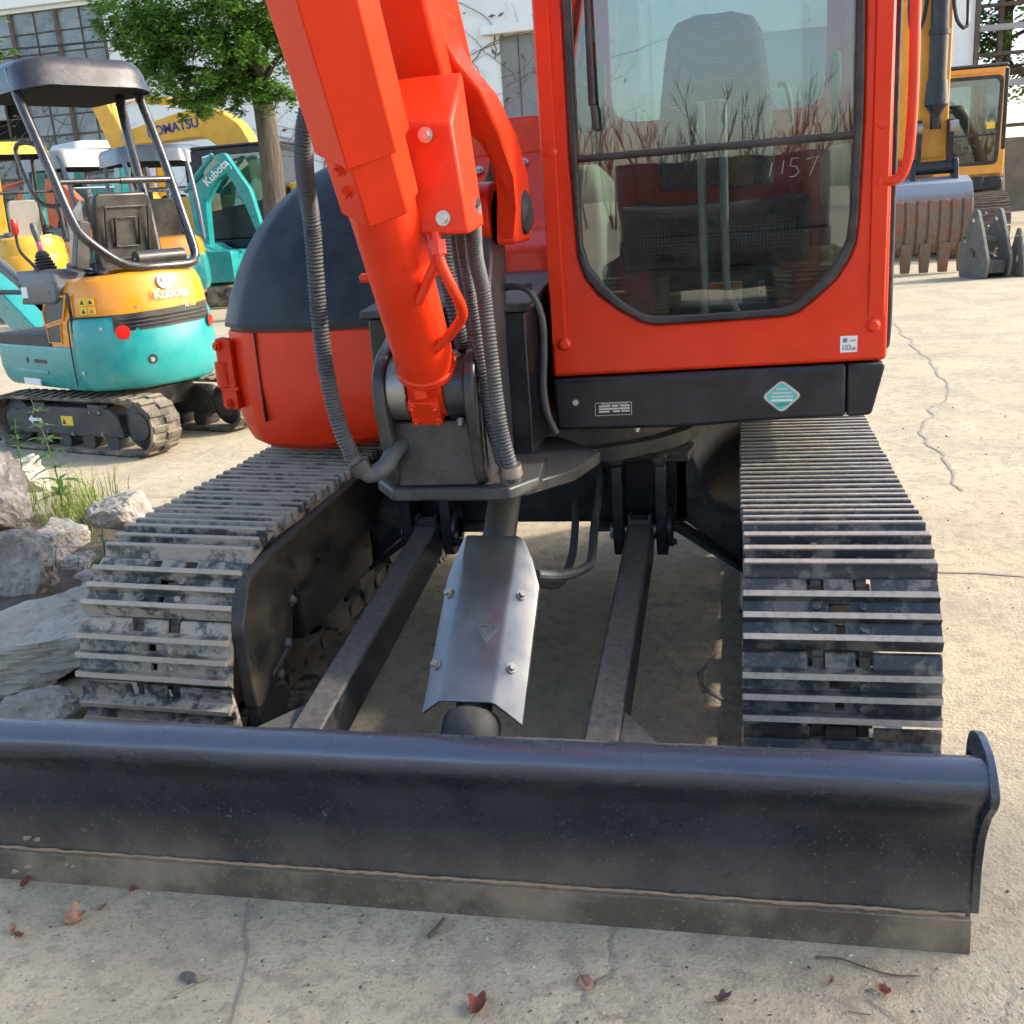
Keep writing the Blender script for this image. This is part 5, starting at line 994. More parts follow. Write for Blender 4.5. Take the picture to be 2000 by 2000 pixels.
# yellow machine by the white wall: boom folded to the left, cab behind the tree
RtK, BK = big('large_excavator', 'yellow full-size excavator with raised boom and dark cab behind the tree', (-7.9,17.6,0), R(180), YELL, 1.0,
     [(.30,1.45),(.40,2.5),(.80,3.30),(1.25,3.60),(1.9,3.62),(3.25,3.34),(3.35,3.05),(1.55,3.10),(1.05,2.7),(.85,1.5)], [(3.95,3.98),(3.62,4.0),(3.35,3.4),(2.95,2.2),(2.48,1.1),(2.75,1.05),(3.22,2.0),(3.70,3.2)], .22, cabmat=NAVY, cab_y=.9)
mb = MB(); mb.cyl((3.55,0,3.92), (2.95,0,3.92), .035, n=12); BK(mb, 'cylinder_rod', CHROME); mb = MB(); mb.cyl((3.0,0,3.92), (1.6,0,3.74), .075, n=14); BK(mb, 'arm_cylinder', YELL)
mb = MB(); mb.lathe((3.20,-.30,3.22), (0,1,0), [(0,.03),(0,.10),(.05,.12),(.55,.12),(.60,.10),(.6,.03)], 16); BK(mb, 'elbow_pin', STEEL)
mb = MB(); mb.cyl((1.35,.24,1.2), (.95,.24,2.75), .07, n=14); BK(mb, 'boom_cylinder', STEEL)
text('KOMATSU', .24, BLUEP, RtK, (2.75,.225,3.19), (-1,0,.10), (0,0,1), 'lettering', .004, off=.006)
for z in (2.55,):
    mb = MB(); mb.cyl((3.5,.17,3.05), (2.9,.17,1.5), .05, n=8); BK(mb, 'arm_pipe', BLACK)
mb = MB(); mb.box(1.05,1.75,.35,1.2,1.15,2.0); mb2 = BK(mb, 'front_box', YELL, None, .04)
mb = MB(); mb.box(1.2,1.5,1.195,1.215,1.35,1.55); BK(mb, 'work_lamp', BRIGHT, None, .02)
# sliver of another yellow machine at the right edge
mb = MB()
RtY, BY = big('large_excavator', 'bright yellow full-size excavator half hidden at the right edge', (11.6,24.5,0), R(200), YELL, 1.1,
     [(.6,1.5),(.9,2.6),(1.7,4.0),(2.2,4.15),(3.6,3.1),(3.4,2.85),(2.2,3.5),(1.5,2.6),(1.2,1.5)], [(3.2,3.5),(3.55,3.4),(3.9,2.0),(3.7,1.0),(3.5,1.0),(3.5,2.0)], .25, cab=False)
big('large_excavator', 'unseen full-size excavator behind the photographer, made dark to deepen the windshield reflection', (.45,-9.9,0), R(-90), NAVY, .82,
     [(.6,1.4),(.9,1.8),(2.5,1.95),(3.2,1.1),(3.0,.9),(2.3,1.6),(1.0,1.45)], None, .25, cab=False, tw=.85)  # mirrored machine, made dark and low so the lower windshield reflects less light
# ---- two couplers standing on the concrete
CPL = paint('coupler_grey', (.10,.095,.085), .55, dust=.5, updust=.4, dcol=(.22,.20,.165), vary=.2)
def coupler(label, loc, rz, sc):
    Rt = empty('coupler', loc, rz, label, 'coupler', 'bucket couplers on the concrete', sc)
    P = rnd([(-.30,.0),(.30,.0),(.34,.25),(.16,.70),(.06,.92),(-.04,.92),(-.20,.62),(-.32,.42)], .05, 3)
    for y in (-.20,.15):
        mb = MB(); mb.plate(P, [rnd([(-.06,.27),(.06,.27),(.06,.40),(-.06,.40)], .03, 3), [(-.02+.05*math.cos(a*.785),.80+.05*math.sin(a*.785)) for a in range(8)], [(-.20+.035*math.cos(a*.785),.52+.05*math.sin(a*.785)) for a in range(8)]], y, y+.05, 'y'); mb.build('cheek_plate', CPL, Rt, .012)
    mb = MB(); mb.box(-.28,.28,-.15,.15,.06,.24); mb.build('cross_block', BLACK, Rt, .02)
    mb = MB(); mb.cyl((0,-.15,.55), (0,.15,.50), .05, n=14); mb.build('cross_tube', CPL, Rt)
    mb = MB(); mb.tube([(-.1,-.1,.24),(-.05,0,.36),(.05,.1,.30)], .02, 8); mb.build('hook', STEEL, Rt)
coupler('tall dark bucket coupler with pointed cheek plates beside the rusty bucket', (4.0,13.55,0), R(-68), 1.0)
coupler('low dark bucket coupler cut off by the right edge', (4.52,13.5,0), R(-80), .70)
# ================================================================ building, frame, cables
def wall_mat():
    m, t, b = nodes('old_white_plaster')
    A = nz(t, .5, 8, .65); B = nz(t, 3, 8, .7, (1,1,.35)); C = nz(t, 20, 5, .7)
    col = mix(t, ramp(t, A, [(.35,0.),(.7,1.)]), (.80,.81,.77), (.72,.73,.68))
    col = mix(t, math_(t, 'MULTIPLY', ramp(t, B, [(.56,0.),(.72,1.)]), .6), col, (.45,.43,.38)); col = mix(t, math_(t, 'MULTIPLY', ramp(t, C, [(.62,0.),(.7,1.)]), .35), col, (.36,.33,.29))
    t.links.new(col, b.inputs['Base Color']); b.inputs['Roughness'].default_value = .9; return m
WALL = wall_mat()
def pane_mat():
    m, t, b = nodes('grimy_pane'); oi = N(t, 'ObjectInfo'); a = nz(t, 2.5, 8, .7); 
    col = mix(t, oi.outputs['Random'], (.10,.135,.15), (.24,.28,.285)); col = mix(t, math_(t, 'MULTIPLY', ramp(t, a, [(.42,0.),(.7,1.)]), .75), col, (.33,.36,.35))
    t.links.new(col, b.inputs['Base Color']); b.inputs['Roughness'].default_value = .28; return m
GRIME = pane_mat(); DARKW = plain('dark_opening', (.012,.012,.012), .9)
RUSTF = paint('rusty_frame', (.11,.08,.06), .85, dust=.5, vary=.3, dcol=(.20,.16,.12), dscale=3)
WY = 27.0
BL = empty('factory_building', (-6,WY,0), 0, 'old white plastered factory with a wall of grimy steel windows, vines on it', 'building')
def Bd(mb, nm, mat, parent=None, bv=0, **k):
    mb.v = [(p[0]+6,p[1]-WY,p[2]) for p in mb.v]; return mb.build(nm, mat, parent or BL, bv, **k)
WX0, WX1, WZ0, WZ1 = -22.95, -17.02, 1.55, 7.75; PW, PH = .74, .565
mb = MB(); mb.plate([(-30,0),(6.35,0),(6.35,9.5),(-30,9.5)], [[(WX0,WZ0),(WX1,WZ0),(WX1,WZ1),(WX0,WZ1)],[(-5.52,1.2),(-4.0,1.2),(-4.0,5.78),(-5.52,5.78)],[(1.2,2.0),(3.2,2.0),(3.2,5.2),(1.2,5.2)]], WY, WY+.35, 'y'); wl_ = Bd(mb, 'wall', WALL)
mb = MB(); mb.box(-30,6.35,WY+.36,WY+9,0,9.4); Bd(mb, 'building_core', DARKW)
mb = MB(); mb.box(WX0-.1,WX1+.05,WY-.14,WY-.01,7.86,8.15); Bd(mb, 'lintel', WALL, None, .02)
mb = MB(); mb.box(-5.95,-3.6,WY-.22,WY-.01,5.80,6.02); Bd(mb, 'lintel', WALL, None, .02)
mb = MB(); mb.box(-5.52,-4.0,WY+.14,WY+.18,1.2,5.78); dr = Bd(mb, 'grey_shutter', paint('weathered_zinc', (.27,.275,.27), .7, dust=.5, vary=.25, dscale=1.2, dcol=(.20,.16,.12)))
for x in (-5.02,-4.51):
    mb = MB(); mb.box(x-.012,x+.012,WY+.12,WY+.145,1.2,5.78); Bd(mb, 'shutter_rib', RUSTF, dr)
mb = MB(); mb.box(1.2,3.2,WY+.14,WY+.18,2.0,5.2); Bd(mb, 'window_board', paint('board_blue_grey', (.25,.28,.32), .7, dust=.3))
mb = MB(); mb.box(6.36,6.46,WY-.1,WY+.2,0,9.3); Bd(mb, 'drain_pipe', RUSTF)
pm = MB(); pm.box(0,PW-.05,0,.012,0,PH-.045); o = pm.build('pane', GRIME); pme = o.data; bpy.data.objects.remove(o)
nc, nr = 8, 11; wf = MB()
for i in range(nc+1):
    x = WX1-i*PW; w = .050 if i % 2 == 0 else .013; d = .10 if i % 2 == 0 else .03
    mb = MB(); mb.box(x-w,x+w,WY+.09-d,WY+.14,WZ0,WZ1); Bd(mb, 'mullion', RUSTF)
for j in range(nr+1):
    z = WZ1-j*PH; w = .028 if j in (0,3,6,8,11) else .013
    mb = MB(); mb.box(WX0,WX1,WY+.072,WY+.13,z-w,z+w); Bd(mb, 'glazing_bar', RUSTF)
rd = random.Random(3)
for i in range(nc):
    for j in range(nr):
        if (i,j) in ((4,5),(5,5),(4,4)): continue
        o = bpy.data.objects.new('pane', pme); COL.objects.link(o); o.parent = BL
        o.location = (WX1-(i+1)*PW+.025+6, .10, WZ1-(j+1)*PH+.02); o.rotation_euler = (rd.uniform(-.03,.03),0,rd.uniform(-.02,.02))
mb = MB(); mb.box(-26,6.4,WY-.35,WY-.01,0,.35); Bd(mb, 'plinth', WALL, None, .03)
VINE = plain('vine_bark', (.135,.105,.085), .95)
LEAFD = plain('withered_leaf', (.16,.12,.06), .9)
def vines(label, x0, x1, z0, z1, n, seed, rad=.016, lean=0, leaves=40, lmat=LEAFD):
    rd = random.Random(seed); mb = MB()
    for k in range(n):
        x, z = rd.uniform(x0,x1), z0+rd.random()**2*(z1-z0)*.6; a = rd.uniform(.2,2.9)
        pts = []
        for s in range(rd.randint(9,26)):
            pts.append((x,WY-.03+rd.uniform(-.02,.01),z)); a += rd.uniform(-.45,.45)+lean; x += math.cos(a)*.22; z += abs(math.sin(a))*.20*rd.uniform(.3,1)+.02
            if z > z1: break
        if len(pts) > 2: q = rad*rd.uniform(.5,1.3); mb.tube(pts, q, 4, lambda k, n_: q*(1.15-.9*k/n_))
    o = mb.build('wall_vine', VINE, None, 0, smooth=60, org=((x0+x1)/2,WY-.03,z0)); tag(o, label, 'vine', 'bare vines on the factory wall')
    lf = MB()
    for k in range(leaves):
        x, z = rd.uniform(x0,x1), rd.uniform(z0,z1); s = rd.uniform(.05,.12); lf.M = Matrix.Translation((x,WY-.06,z)) @ Matrix.Rotation(rd.uniform(0,6), 4, 'Y') @ Matrix.Rotation(rd.uniform(-.6,.6), 4, 'X')
        lf.add([(-s,0,0),(0,-.02,-s*.4),(s,0,0),(0,-.02,s*.4)], [(0,1,2,3)])
    if leaves: lf.build('vine_leaves', lmat, o, 0, smooth=0, org=None).matrix_parent_inverse = Matrix.Translation(o.location).inverted()
GRN = plain('vine_green', (.06,.12,.025), .8)
vines('dense web of bare vines on the white wall beside the grey shutter', -8.2, -3.6, 1.5, 8.0, 75, 11, .014, 0, 60)
vines('bare vines fanning over the white wall behind the tree trunk', -13.2, -8.6, 1.2, 6.0, 55, 12, .015, 0, 60)
vines('bare vines climbing over the grimy window grid', -22.5, -17.2, 1.2, 7.8, 55, 13, .014, 0, 25)
vines('green creeper hanging low on the window grid', -23.0, -18.4, .8, 4.4, 26, 14, .014, 0, 420, GRN)
vines('few thin vines on the white wall behind the cab', -2.5, 5.8, 1.0, 6.0, 24, 15, .013, 0, 20)
def cable(label, pts, rad):
    mb = MB(); mb.tube(spline(pts, .4), rad, 6); o = mb.build('cable', BLACK, None, 0, smooth=60, org=pts[0]); tag(o, label, 'cable', 'cables strung along the factory')
cable('thick black cable strung across the window grid', [(-24,26.2,7.05),(-20.5,26.2,6.72),(-16,26.2,6.60),(-12,26.2,6.62),(-8,26.2,6.70),(-3,26.2,6.78),(4,26.2,7.0)], .030)
cable('thin cable sagging just below the thick one', [(-24,26.1,6.55),(-20,26.1,6.05),(-17.5,26.1,5.95),(-14,26.1,6.15),(-9,26.1,6.5)], .014)
cable('lowest thin cable across the window grid', [(-24,26.0,6.1),(-20,26.0,5.70),(-17.5,26.0,5.62),(-14,26.0,5.9),(-9,26.0,6.4)], .014)
mb = MB(); mb.box(-30,30,-.15,.15,0,2.6); o = mb.build('boundary_wall', paint('old_brick_render', (.20,.165,.13), .9, dust=.4, dscale=1.5), None, .02); o.location = (36.6,41,0); tag(o, 'brown rendered boundary wall far behind the machines at right', 'wall')
# rusty steel frame at far right
FR = empty('steel_frame', (9.5,31,0), 0, 'rusty open steel frame structure at the upper right edge', 'steel frame')
def Fr(x0, x1, y0, y1, z0, z1, nm, mt=RUSTF):
    mb = MB(); mb.box(x0-9.5,x1-9.5,y0-31,y1-31,z0,z1); mb.build(nm, mt, FR, .01)
ZNC = plain('galvanised', (.42,.42,.41), .6)
for x in (6.75,7.75,9.6,11.6,13.6): Fr(x,x+.14,31,31.15,0,9.5,'column')
for k, z in enumerate((2.6,3.7,4.5,5.15,5.75,6.4,7.2,8.4)): Fr(6.7,14,30.9,30.98,z,z+(.16 if k % 2 else .10),'rail', ZNC if k % 2 else RUSTF)
Fr(6.7,14,31.2,34,6.9,7.0,'floor_grating'); Fr(6.7,14,33.9,34.0,4.2,4.4,'rail')
# ================================================================ vegetation, rocks, litter
def leaf_mat(name, c1, c2, tr=.35):
    m, t, b = nodes(name); g = N(t, 'NewGeometry'); col = mix(t, g.outputs['Random Per Island'], c1, c2); t.links.new(col, b.inputs['Base Color']); b.inputs['Roughness'].default_value = .42
    tl = N(t, 'BsdfTranslucent'); t.links.new(mix(t, .5, col, (c2[0]*1.6,c2[1]*1.7,c2[2]*.8)), tl.inputs[0]); ms = N(t, 'MixShader'); ms.inputs[0].default_value = tr
    out = t.nodes['Material Output']; t.links.new(b.outputs[0], ms.inputs[1]); t.links.new(tl.outputs[0], ms.inputs[2]); t.links.new(ms.outputs[0], out.inputs[0]); return m
LEAF = leaf_mat('camphor_leaf', (.042,.11,.017), (.135,.25,.045)); LEAF2 = leaf_mat('dark_leaf', (.02,.05,.012), (.06,.12,.03))
def bark():
    m, t, b = nodes('bark'); a = nz(t, 8, 8, .7, (3,3,.5)); col = ramp(t, a, [(.3,(.035,.027,.02)),(.7,(.15,.118,.085))]); t.links.new(col, b.inputs['Base Color']); b.inputs['Roughness'].default_value = .95
    bp = N(t, 'Bump', Strength=1.0, Distance=.03); t.links.new(a, bp.inputs['Height']); t.links.new(bp.outputs[0], b.inputs['Normal']); return m
BARK = bark()
def tree(name, label, base, trunk, clumps, nleaf, size, seed, lmat=LEAF, rad=.17, group=None, droop=.5, limbs=True):
    rd = random.Random(seed); Rt = empty(name, base, 0, label, 'tree', group); bx = Vector(base)
    mb = MB(); sp = spline(trunk, .25); nn = len(sp); mb.tube([p-bx for p in sp], rad, 12, lambda k, n: rad*(1.25-.75*k/n)+.04*max(0,1-k/3)); tk = mb.build('trunk', BARK, Rt, 0, smooth=60)
    top = sp[int(nn*.55):]
    if limbs:
        for c, q, w in clumps:
            s = min(top, key=lambda p: (Vector(p)-Vector(c)).length*.6+abs(p.z-c[2]+.6)); e = Vector(c); mid = (s+e)/2+Vector((rd.uniform(-.1,.1),rd.uniform(-.1,.1),.12))
            mb = MB(); mb.tube([p-bx for p in spline([s,mid,e], .15)], .03, 6, lambda k, n: rad*.28*(1.1-.85*k/n)+.006)
            for _ in range(3):
                e2 = e+Vector((rd.uniform(-1,1),rd.uniform(-1,1),rd.uniform(-.7,.6)))*q*.75; mb.tube([p-bx for p in spline([mid.lerp(e,.5),(e+e2)/2+Vector((0,0,.05)),e2], .12)], .012, 5, lambda k, n: .014*(1.1-k/n)+.003)
            mb.build('limb', BARK, Rt, 0, smooth=60)
    vs, fs = [], []; tot = sum(w for _, _, w in clumps)
    for c, q, w in clumps:
        subs = [(Vector((rd.gauss(0,.55),rd.gauss(0,.55),rd.gauss(0,.42)))*q, q*rd.uniform(.16,.34)) for _ in range(int(14+w*5))]
        for _ in range(int(nleaf*w/tot)):
            o, sr = rd.choice(subs); p = Vector(c)+o+Vector((rd.gauss(0,1),rd.gauss(0,1),rd.gauss(0,.75)))*sr*.62-bx
            L_ = size*rd.uniform(.6,1.25); W_ = L_*rd.uniform(.17,.24); az = rd.uniform(0,6.283); d = Vector((math.cos(az),math.sin(az),rd.uniform(-1.5,.35)*droop)).normalized()
            sd_ = d.cross(Vector((rd.uniform(-.7,.7),rd.uniform(-.7,.7),1))).normalized(); n_ = sd_.cross(d); i = len(vs)
            vs += [tuple(p), tuple(p+d*L_*.45+sd_*W_-n_*W_*.25), tuple(p+d*L_), tuple(p+d*L_*.45-sd_*W_-n_*W_*.25)]; fs += [(i,i+1,i+2),(i,i+2,i+3)]
    mb = MB(); mb.v = vs; mb.f = fs; mb.build('crown', lmat, Rt, 0, smooth=0, flip=False); return Rt
tree('shade_tree', 'leafy green tree with bark trunk standing before the white wall', (-6.30,13,0), [(-6.30,13,0),(-6.25,13,1.2),(-6.20,13,2.4),(-6.25,13.05,3.3),(-6.45,13.1,4.3),(-6.6,13,5.6)],
     [((-7.0,12.8,4.0),.75,3),((-7.7,12.9,4.25),.60,3),((-8.15,13,4.3),.36,1.4),((-6.5,12.8,4.4),.7,2.5),((-5.9,12.9,4.0),.5,1.6),((-7.3,12.7,3.45),.42,1.6),((-7.0,12.6,3.12),.30,1.0),((-6.85,12.6,3.30),.32,.8),((-7.85,12.9,3.75),.36,1.1),((-7.8,13,4.9),.8,2.5),((-6.6,13,5.2),.9,2.5),((-5.85,12.7,3.15),.26,.55),((-6.45,12.7,3.5),.32,.7),((-5.6,12.9,4.5),.5,1.6),((-5.45,12.9,3.85),.36,1.2),((-6.2,12.6,3.75),.40,1.6),((-6.05,12.6,3.3),.28,.7),((-6.5,12.6,3.2),.25,.5),((-5.9,12.8,4.9),.6,1.8)], 46000, .085, 21)
tree('shade_tree', 'leafy tree whose branch tip enters at the left edge before the windows', (-11.9,13.2,0), [(-11.9,13.2,0),(-11.85,13.2,2),(-11.6,13.2,3.6),(-11.5,13.2,5)],
     [((-10.62,13,4.25),.26,1.2),((-11.0,13,4.6),.4,1.6),((-11.5,13.2,5.0),.7,2),((-10.75,13,3.95),.22,.6)], 5000, .085, 22)
tree('shade_tree', 'leafy tree behind the rusty steel frame at upper right', (9.3,37,0), [(9.3,37,0),(9.2,37,3),(9.3,37,6),(9.2,37,9)],
     [((8.4,36.5,5.6),1.2,3),((9.8,36.5,6.8),1.4,3),((8.3,36.8,7.6),1.1,2),((9.6,36.8,4.4),1.2,2),((8.0,36.8,4.0),.8,1.5),((11.3,36.8,6),1.6,2.5),((10.8,37,8.3),1.5,2)], 7000, .26, 23, LEAF2, .24)
# trees standing behind the photographer and to the right of the yard; they shade the foreground and show in the glass
G3 = 'trees around the yard outside the picture'
tree('shade_tree', 'tall yard tree on the right whose crown shades the foreground', (9.0,2.0,0), [(9.0,2.0,0),(8.8,1.9,1.8),(8.2,1.8,3.2),(7.2,1.4,4.0)],
     [((6.5,.98,3.85),.55,3),((5.8,.70,3.75),.55,3),((7.1,1.25,4.2),.6,3),((5.3,.55,3.9),.42,2),((6.1,.95,4.2),.40,1.6),((7.8,1.6,4.6),.7,2)], 9000, .10, 31, LEAF, .16, G3)
tree('shade_tree', 'overhanging yard tree behind the photographer mirrored in the windshield', (4.6,-7.5,0), [(4.6,-7.5,0),(4.4,-7.4,2),(3.6,-7,3.2),(2.8,-6.6,3.9)],
     [((2.1,-6.2,3.5),.45,2),((2.8,-6.5,3.9),.6,2),((1.55,-6,3.05),.28,.8),((2.3,-6.2,4.6),.6,2),((3.6,-6.8,3.4),.6,2)], 2600, .13, 32, LEAF2, .14, G3)
rd = random.Random(40)
mb = MB()
def branch(p, d, L_, q, lev):
    e = p+d*L_; m_ = (p+e)/2+Vector((rd.uniform(-.1,.1),0,rd.uniform(-.05,.05)))*L_; mb.tube([p,m_,e], q, 4, lambda k_, n_: q*(1-.4*k_/n_))
    if lev:
        for _ in range(3): branch(p.lerp(e, rd.uniform(.45,1)), (d+Vector((rd.uniform(-.6,.6),rd.uniform(-.5,.5),rd.uniform(0,.5)))).normalized(), L_*rd.uniform(.45,.7), q*.55, lev-1)
for k in range(120):
    h = rd.uniform(4.5,7); branch(Vector((-30+k*.52+rd.uniform(-.4,.4),-56+rd.uniform(-6,6),0)), Vector((rd.uniform(-.1,.1),0,1)), h*.55, .075, 3)
o = mb.build('far_wood', BARK, None, 0, smooth=60); tag(o, 'leafless wood along the far side of the yard, mirrored in the windshield', 'wood', None, 'stuff')
# ---- rocks and soil
def rock_mat(name, a, b_, c):
    m, t, b = nodes(name); n1 = nz(t, 6, 10, .7); n2 = nz(t, 30, 8, .75); col = ramp(t, n1, [(.3,a),(.5,b_),(.72,c)]); col = mix(t, math_(t, 'MULTIPLY', ramp(t, n2, [(.5,0.),(.7,1.)]), .5), col, tuple(q*.45 for q in a))
    col = mix(t, math_(t, 'MULTIPLY', ramp(t, nz(t, 13, 4), [(.6,0.),(.7,1.)]), .5), col, (.52,.47,.40)); t.links.new(col, b.inputs['Base Color']); b.inputs['Roughness'].default_value = .95
    bp = N(t, 'Bump', Strength=1.0, Distance=.02); t.links.new(math_(t, 'ADD', n1, math_(t, 'MULTIPLY', n2, .6)), bp.inputs['Height']); t.links.new(bp.outputs[0], b.inputs['Normal']); return m
ROCKG = rock_mat('rock_grey', (.20,.17,.135), (.36,.315,.26), (.50,.445,.375)); ROCKD = rock_mat('rock_dark', (.09,.075,.065), (.18,.155,.14), (.33,.31,.30)); ROCKY = rock_mat('rock_sandy', (.34,.30,.24), (.47,.425,.345), (.55,.50,.41))
def rock(label, loc, size, rz, seed, mat=ROCKG, cuts=7, tilt=0, block=False):
    rd = random.Random(seed); bm = bmesh.new()
    if block: bmesh.ops.create_cube(bm, size=1.7); bmesh.ops.subdivide_edges(bm, edges=bm.edges, cuts=26, use_grid_fill=True); cuts = -2
    else: bmesh.ops.create_icosphere(bm, subdivisions=5, radius=1)
    pl_ = [(Vector((rd.gauss(0,1),rd.gauss(0,1),rd.gauss(0,.8))).normalized(), rd.uniform(.50,.84)) for _ in range(cuts+6)]
    off = Vector((rd.random(),rd.random(),rd.random()))*40
    for v in bm.verts:
        p = v.co.copy()
        for n_, d in pl_:
            e = p.dot(n_)-d
            if e > 0: p -= n_*e*.97
        q = noise.fractal(p*1.6+off, 1.0, 2.0, 5)*.10+noise.fractal(p*6+off, .6, 2.1, 5)*.065+abs(noise.noise(p*3.3+off))*.07
        v.co = p*(1+q)
    M = Matrix.Rotation(tilt, 4, 'X') @ Matrix.Diagonal((size[0],size[1],size[2],1)); bm.transform(M)
    me = bpy.data.meshes.new('rock'); bm.to_mesh(me); bm.free(); me.materials.append(mat)
    o = bpy.data.objects.new('rock', me); COL.objects.link(o); o.location = loc; o.rotation_euler = (0,0,rz); tag(o, label, 'rock', 'broken concrete rocks beside the left track'); return o
rock('long pale broken slab lying against the blade at the left edge', (-1.76,.42,.10), (.40,.19,.13), R(30), 41, ROCKY, 9, R(16), True)
rock('grey slab fragment tucked under the left track front', (-1.40,.10,.05), (.16,.10,.08), R(15), 2, ROCKG, 9)
rock('rounded grey boulder at the left edge above the long slab', (-2.20,1.10,.13), (.19,.17,.20), R(10), 3, ROCKG, 8)
rock('dark jagged boulder rising at the left edge, largest of the rocks', (-3.0,1.95,.15), (.24,.26,.30), R(30), 4, ROCKD, 9)
rock('pale pinkish boulder beside the track, next to the grass', (-2.33,2.02,.06), (.25,.19,.17), R(-20), 5, ROCKG, 8)
rock('flat sandy rock furthest back under the weeds', (-3.55,2.85,.04), (.35,.24,.16), R(5), 6, ROCKY)
rock('low wedge of grey rock between the dark boulder and the track', (-2.42,1.62,.04), (.27,.13,.12), R(-30), 7, ROCKG, 10, R(-8), True)
rock('small grey rock below the rounded boulder', (-1.93,.84,.03), (.13,.10,.09), R(40), 8, ROCKG)
rock('small rock close to the outer end of the track shoes', (-1.98,1.22,.03), (.13,.12,.10), R(70), 9, ROCKG)
rock('pale chunk behind the rounded boulder', (-2.12,1.38,.03), (.10,.09,.09), R(15), 10, ROCKY)
rock('brown clod at the left edge beside the small rock', (-2.08,.80,.02), (.09,.08,.07), R(80), 11, ROCKD)
def soil():
    m, t, b = nodes('brown_soil'); a = nz(t, 9, 10, .75); col = ramp(t, a, [(.3,(.085,.062,.045)),(.65,(.20,.155,.115))]); t.links.new(col, b.inputs['Base Color']); b.inputs['Roughness'].default_value = 1
    bp = N(t, 'Bump', Strength=1, Distance=.03); t.links.new(nz(t, 35, 8, .8), bp.inputs['Height']); t.links.new(bp.outputs[0], b.inputs['Normal']); return m
mb = MB(); rows = []
for i in range(46):
    row = []
    for j in range(40):
        u_, v_ = i/45*2-1, j/39*2-1; x, y = -2.35+u_*1.15-v_*.35, 1.35+v_*1.35; q = 1-(u_*u_+v_*v_); row.append((x,y,-.03+max(0,q)*.10+(noise.fractal(Vector((x*5,y*5,3)), 1, 2, 4)*.035 if q > 0 else 0)))
    rows.append(row)
mb.strip(rows); o = mb.build('soil', soil(), None, 0, smooth=70); o['kind'] = 'structure'
# ---- grass and weeds
GRS = leaf_mat('grass_blade', (.10,.15,.02), (.25,.28,.05), .3); WEED = leaf_mat('weed_leaf', (.05,.11,.02), (.11,.19,.045), .3)
def blades(name, label, spots, mat, seed, kind=None):
    rd = random.Random(seed); vs, fs = [], []
    for cx, cy, spr, n, h in spots:
        for _ in range(n):
            x, y = rd.gauss(cx,spr), rd.gauss(cy,spr); a = rd.uniform(0,6.28); L_ = h*rd.uniform(.5,1.3); w = rd.uniform(.0018,.0042); ln = rd.uniform(.15,.9); i = len(vs)
            d = Vector((math.cos(a),math.sin(a),0)); sd_ = Vector((-d.y,d.x,0)); z0 = .03
            for k in range(5):
                t_ = k/4; p = Vector((x,y,z0))+d*L_*ln*t_*t_+Vector((0,0,L_*(t_-ln*.45*t_*t_))); vs += [tuple(p+sd_*w*(1-t_*.92)), tuple(p-sd_*w*(1-t_*.92))]
            fs += [(i+2*k,i+2*k+1,i+2*k+3,i+2*k+2) for k in range(4)]
    mb = MB(); mb.v = vs; mb.f = fs; o = mb.build(name, mat, None, 0, smooth=80, flip=False); tag(o, label, 'grass', None, kind); return o
blades('grass', 'yellow green grass growing between the rocks', [(-2.72,2.25,.10,120,.17),(-2.55,2.05,.09,110,.18),(-2.45,1.85,.07,80,.14),(-3.1,2.4,.14,110,.15),(-2.38,1.72,.06,50,.10),(-2.9,2.5,.12,80,.20)], GRS, 3, 'stuff')
blades('grass', 'long green grass blades arching over the boulders', [(-2.25,1.28,.04,9,.22),(-2.05,1.02,.03,6,.16),(-2.55,1.45,.05,10,.25),(-2.35,1.05,.04,6,.20),(-2.10,1.32,.02,5,.15)], WEED, 4, 'stuff')
def weed(label, loc, h, n, L_, seed, lean=(0,0)):
    rd = random.Random(seed); Rt = empty('weed', loc, 0, label, 'weed', 'weeds among the rocks'); mb = MB()
    st_ = [Vector((lean[0]*t*t+math.sin(t*5)*.008,lean[1]*t*t,h*t)) for t in [k/8 for k in range(9)]]; mb.tube(st_, .004, 6, lambda k, n_: .0045*(1-.7*k/n_)); mb.build('stem', WEED, Rt, 0, smooth=60)
    vs, fs = [], []
    for k in range(n):
        t_ = .12+.88*k/n; p = st_[min(8,int(t_*8))]; a = k*2.4+rd.uniform(-.3,.3); q = L_*(1.1-.6*t_)*rd.uniform(.7,1.2); d = Vector((math.cos(a),math.sin(a),rd.uniform(.2,.9))).normalized(); sd_ = d.cross(Vector((0,0,1))).normalized(); w = q*.10; i = len(vs)
        for j in range(4):
            s_ = j/3; c = p+d*q*s_+Vector((0,0,-q*.5*s_*s_)); ww = w*(.35,1,.8,.05)[j]; vs += [tuple(c+sd_*ww), tuple(c-sd_*ww)]
        fs += [(i+2*j,i+2*j+1,i+2*j+3,i+2*j+2) for j in range(3)]
    mb = MB(); mb.v = vs; mb.f = fs; mb.build('leaves', WEED, Rt, 0, smooth=80, flip=False)
weed('tall leafy weed with narrow leaves standing among the rocks', (-2.86,2.30,.04), .58, 64, .15, 5, (-.05,0))
weed('smaller feathery weed left of the tall weed', (-3.32,2.62,.04), .42, 50, .10, 6, (.04,0))
weed('low weed growing by the outer edge of the track', (-2.05,1.42,.04), .17, 12, .14, 7, (.03,0))
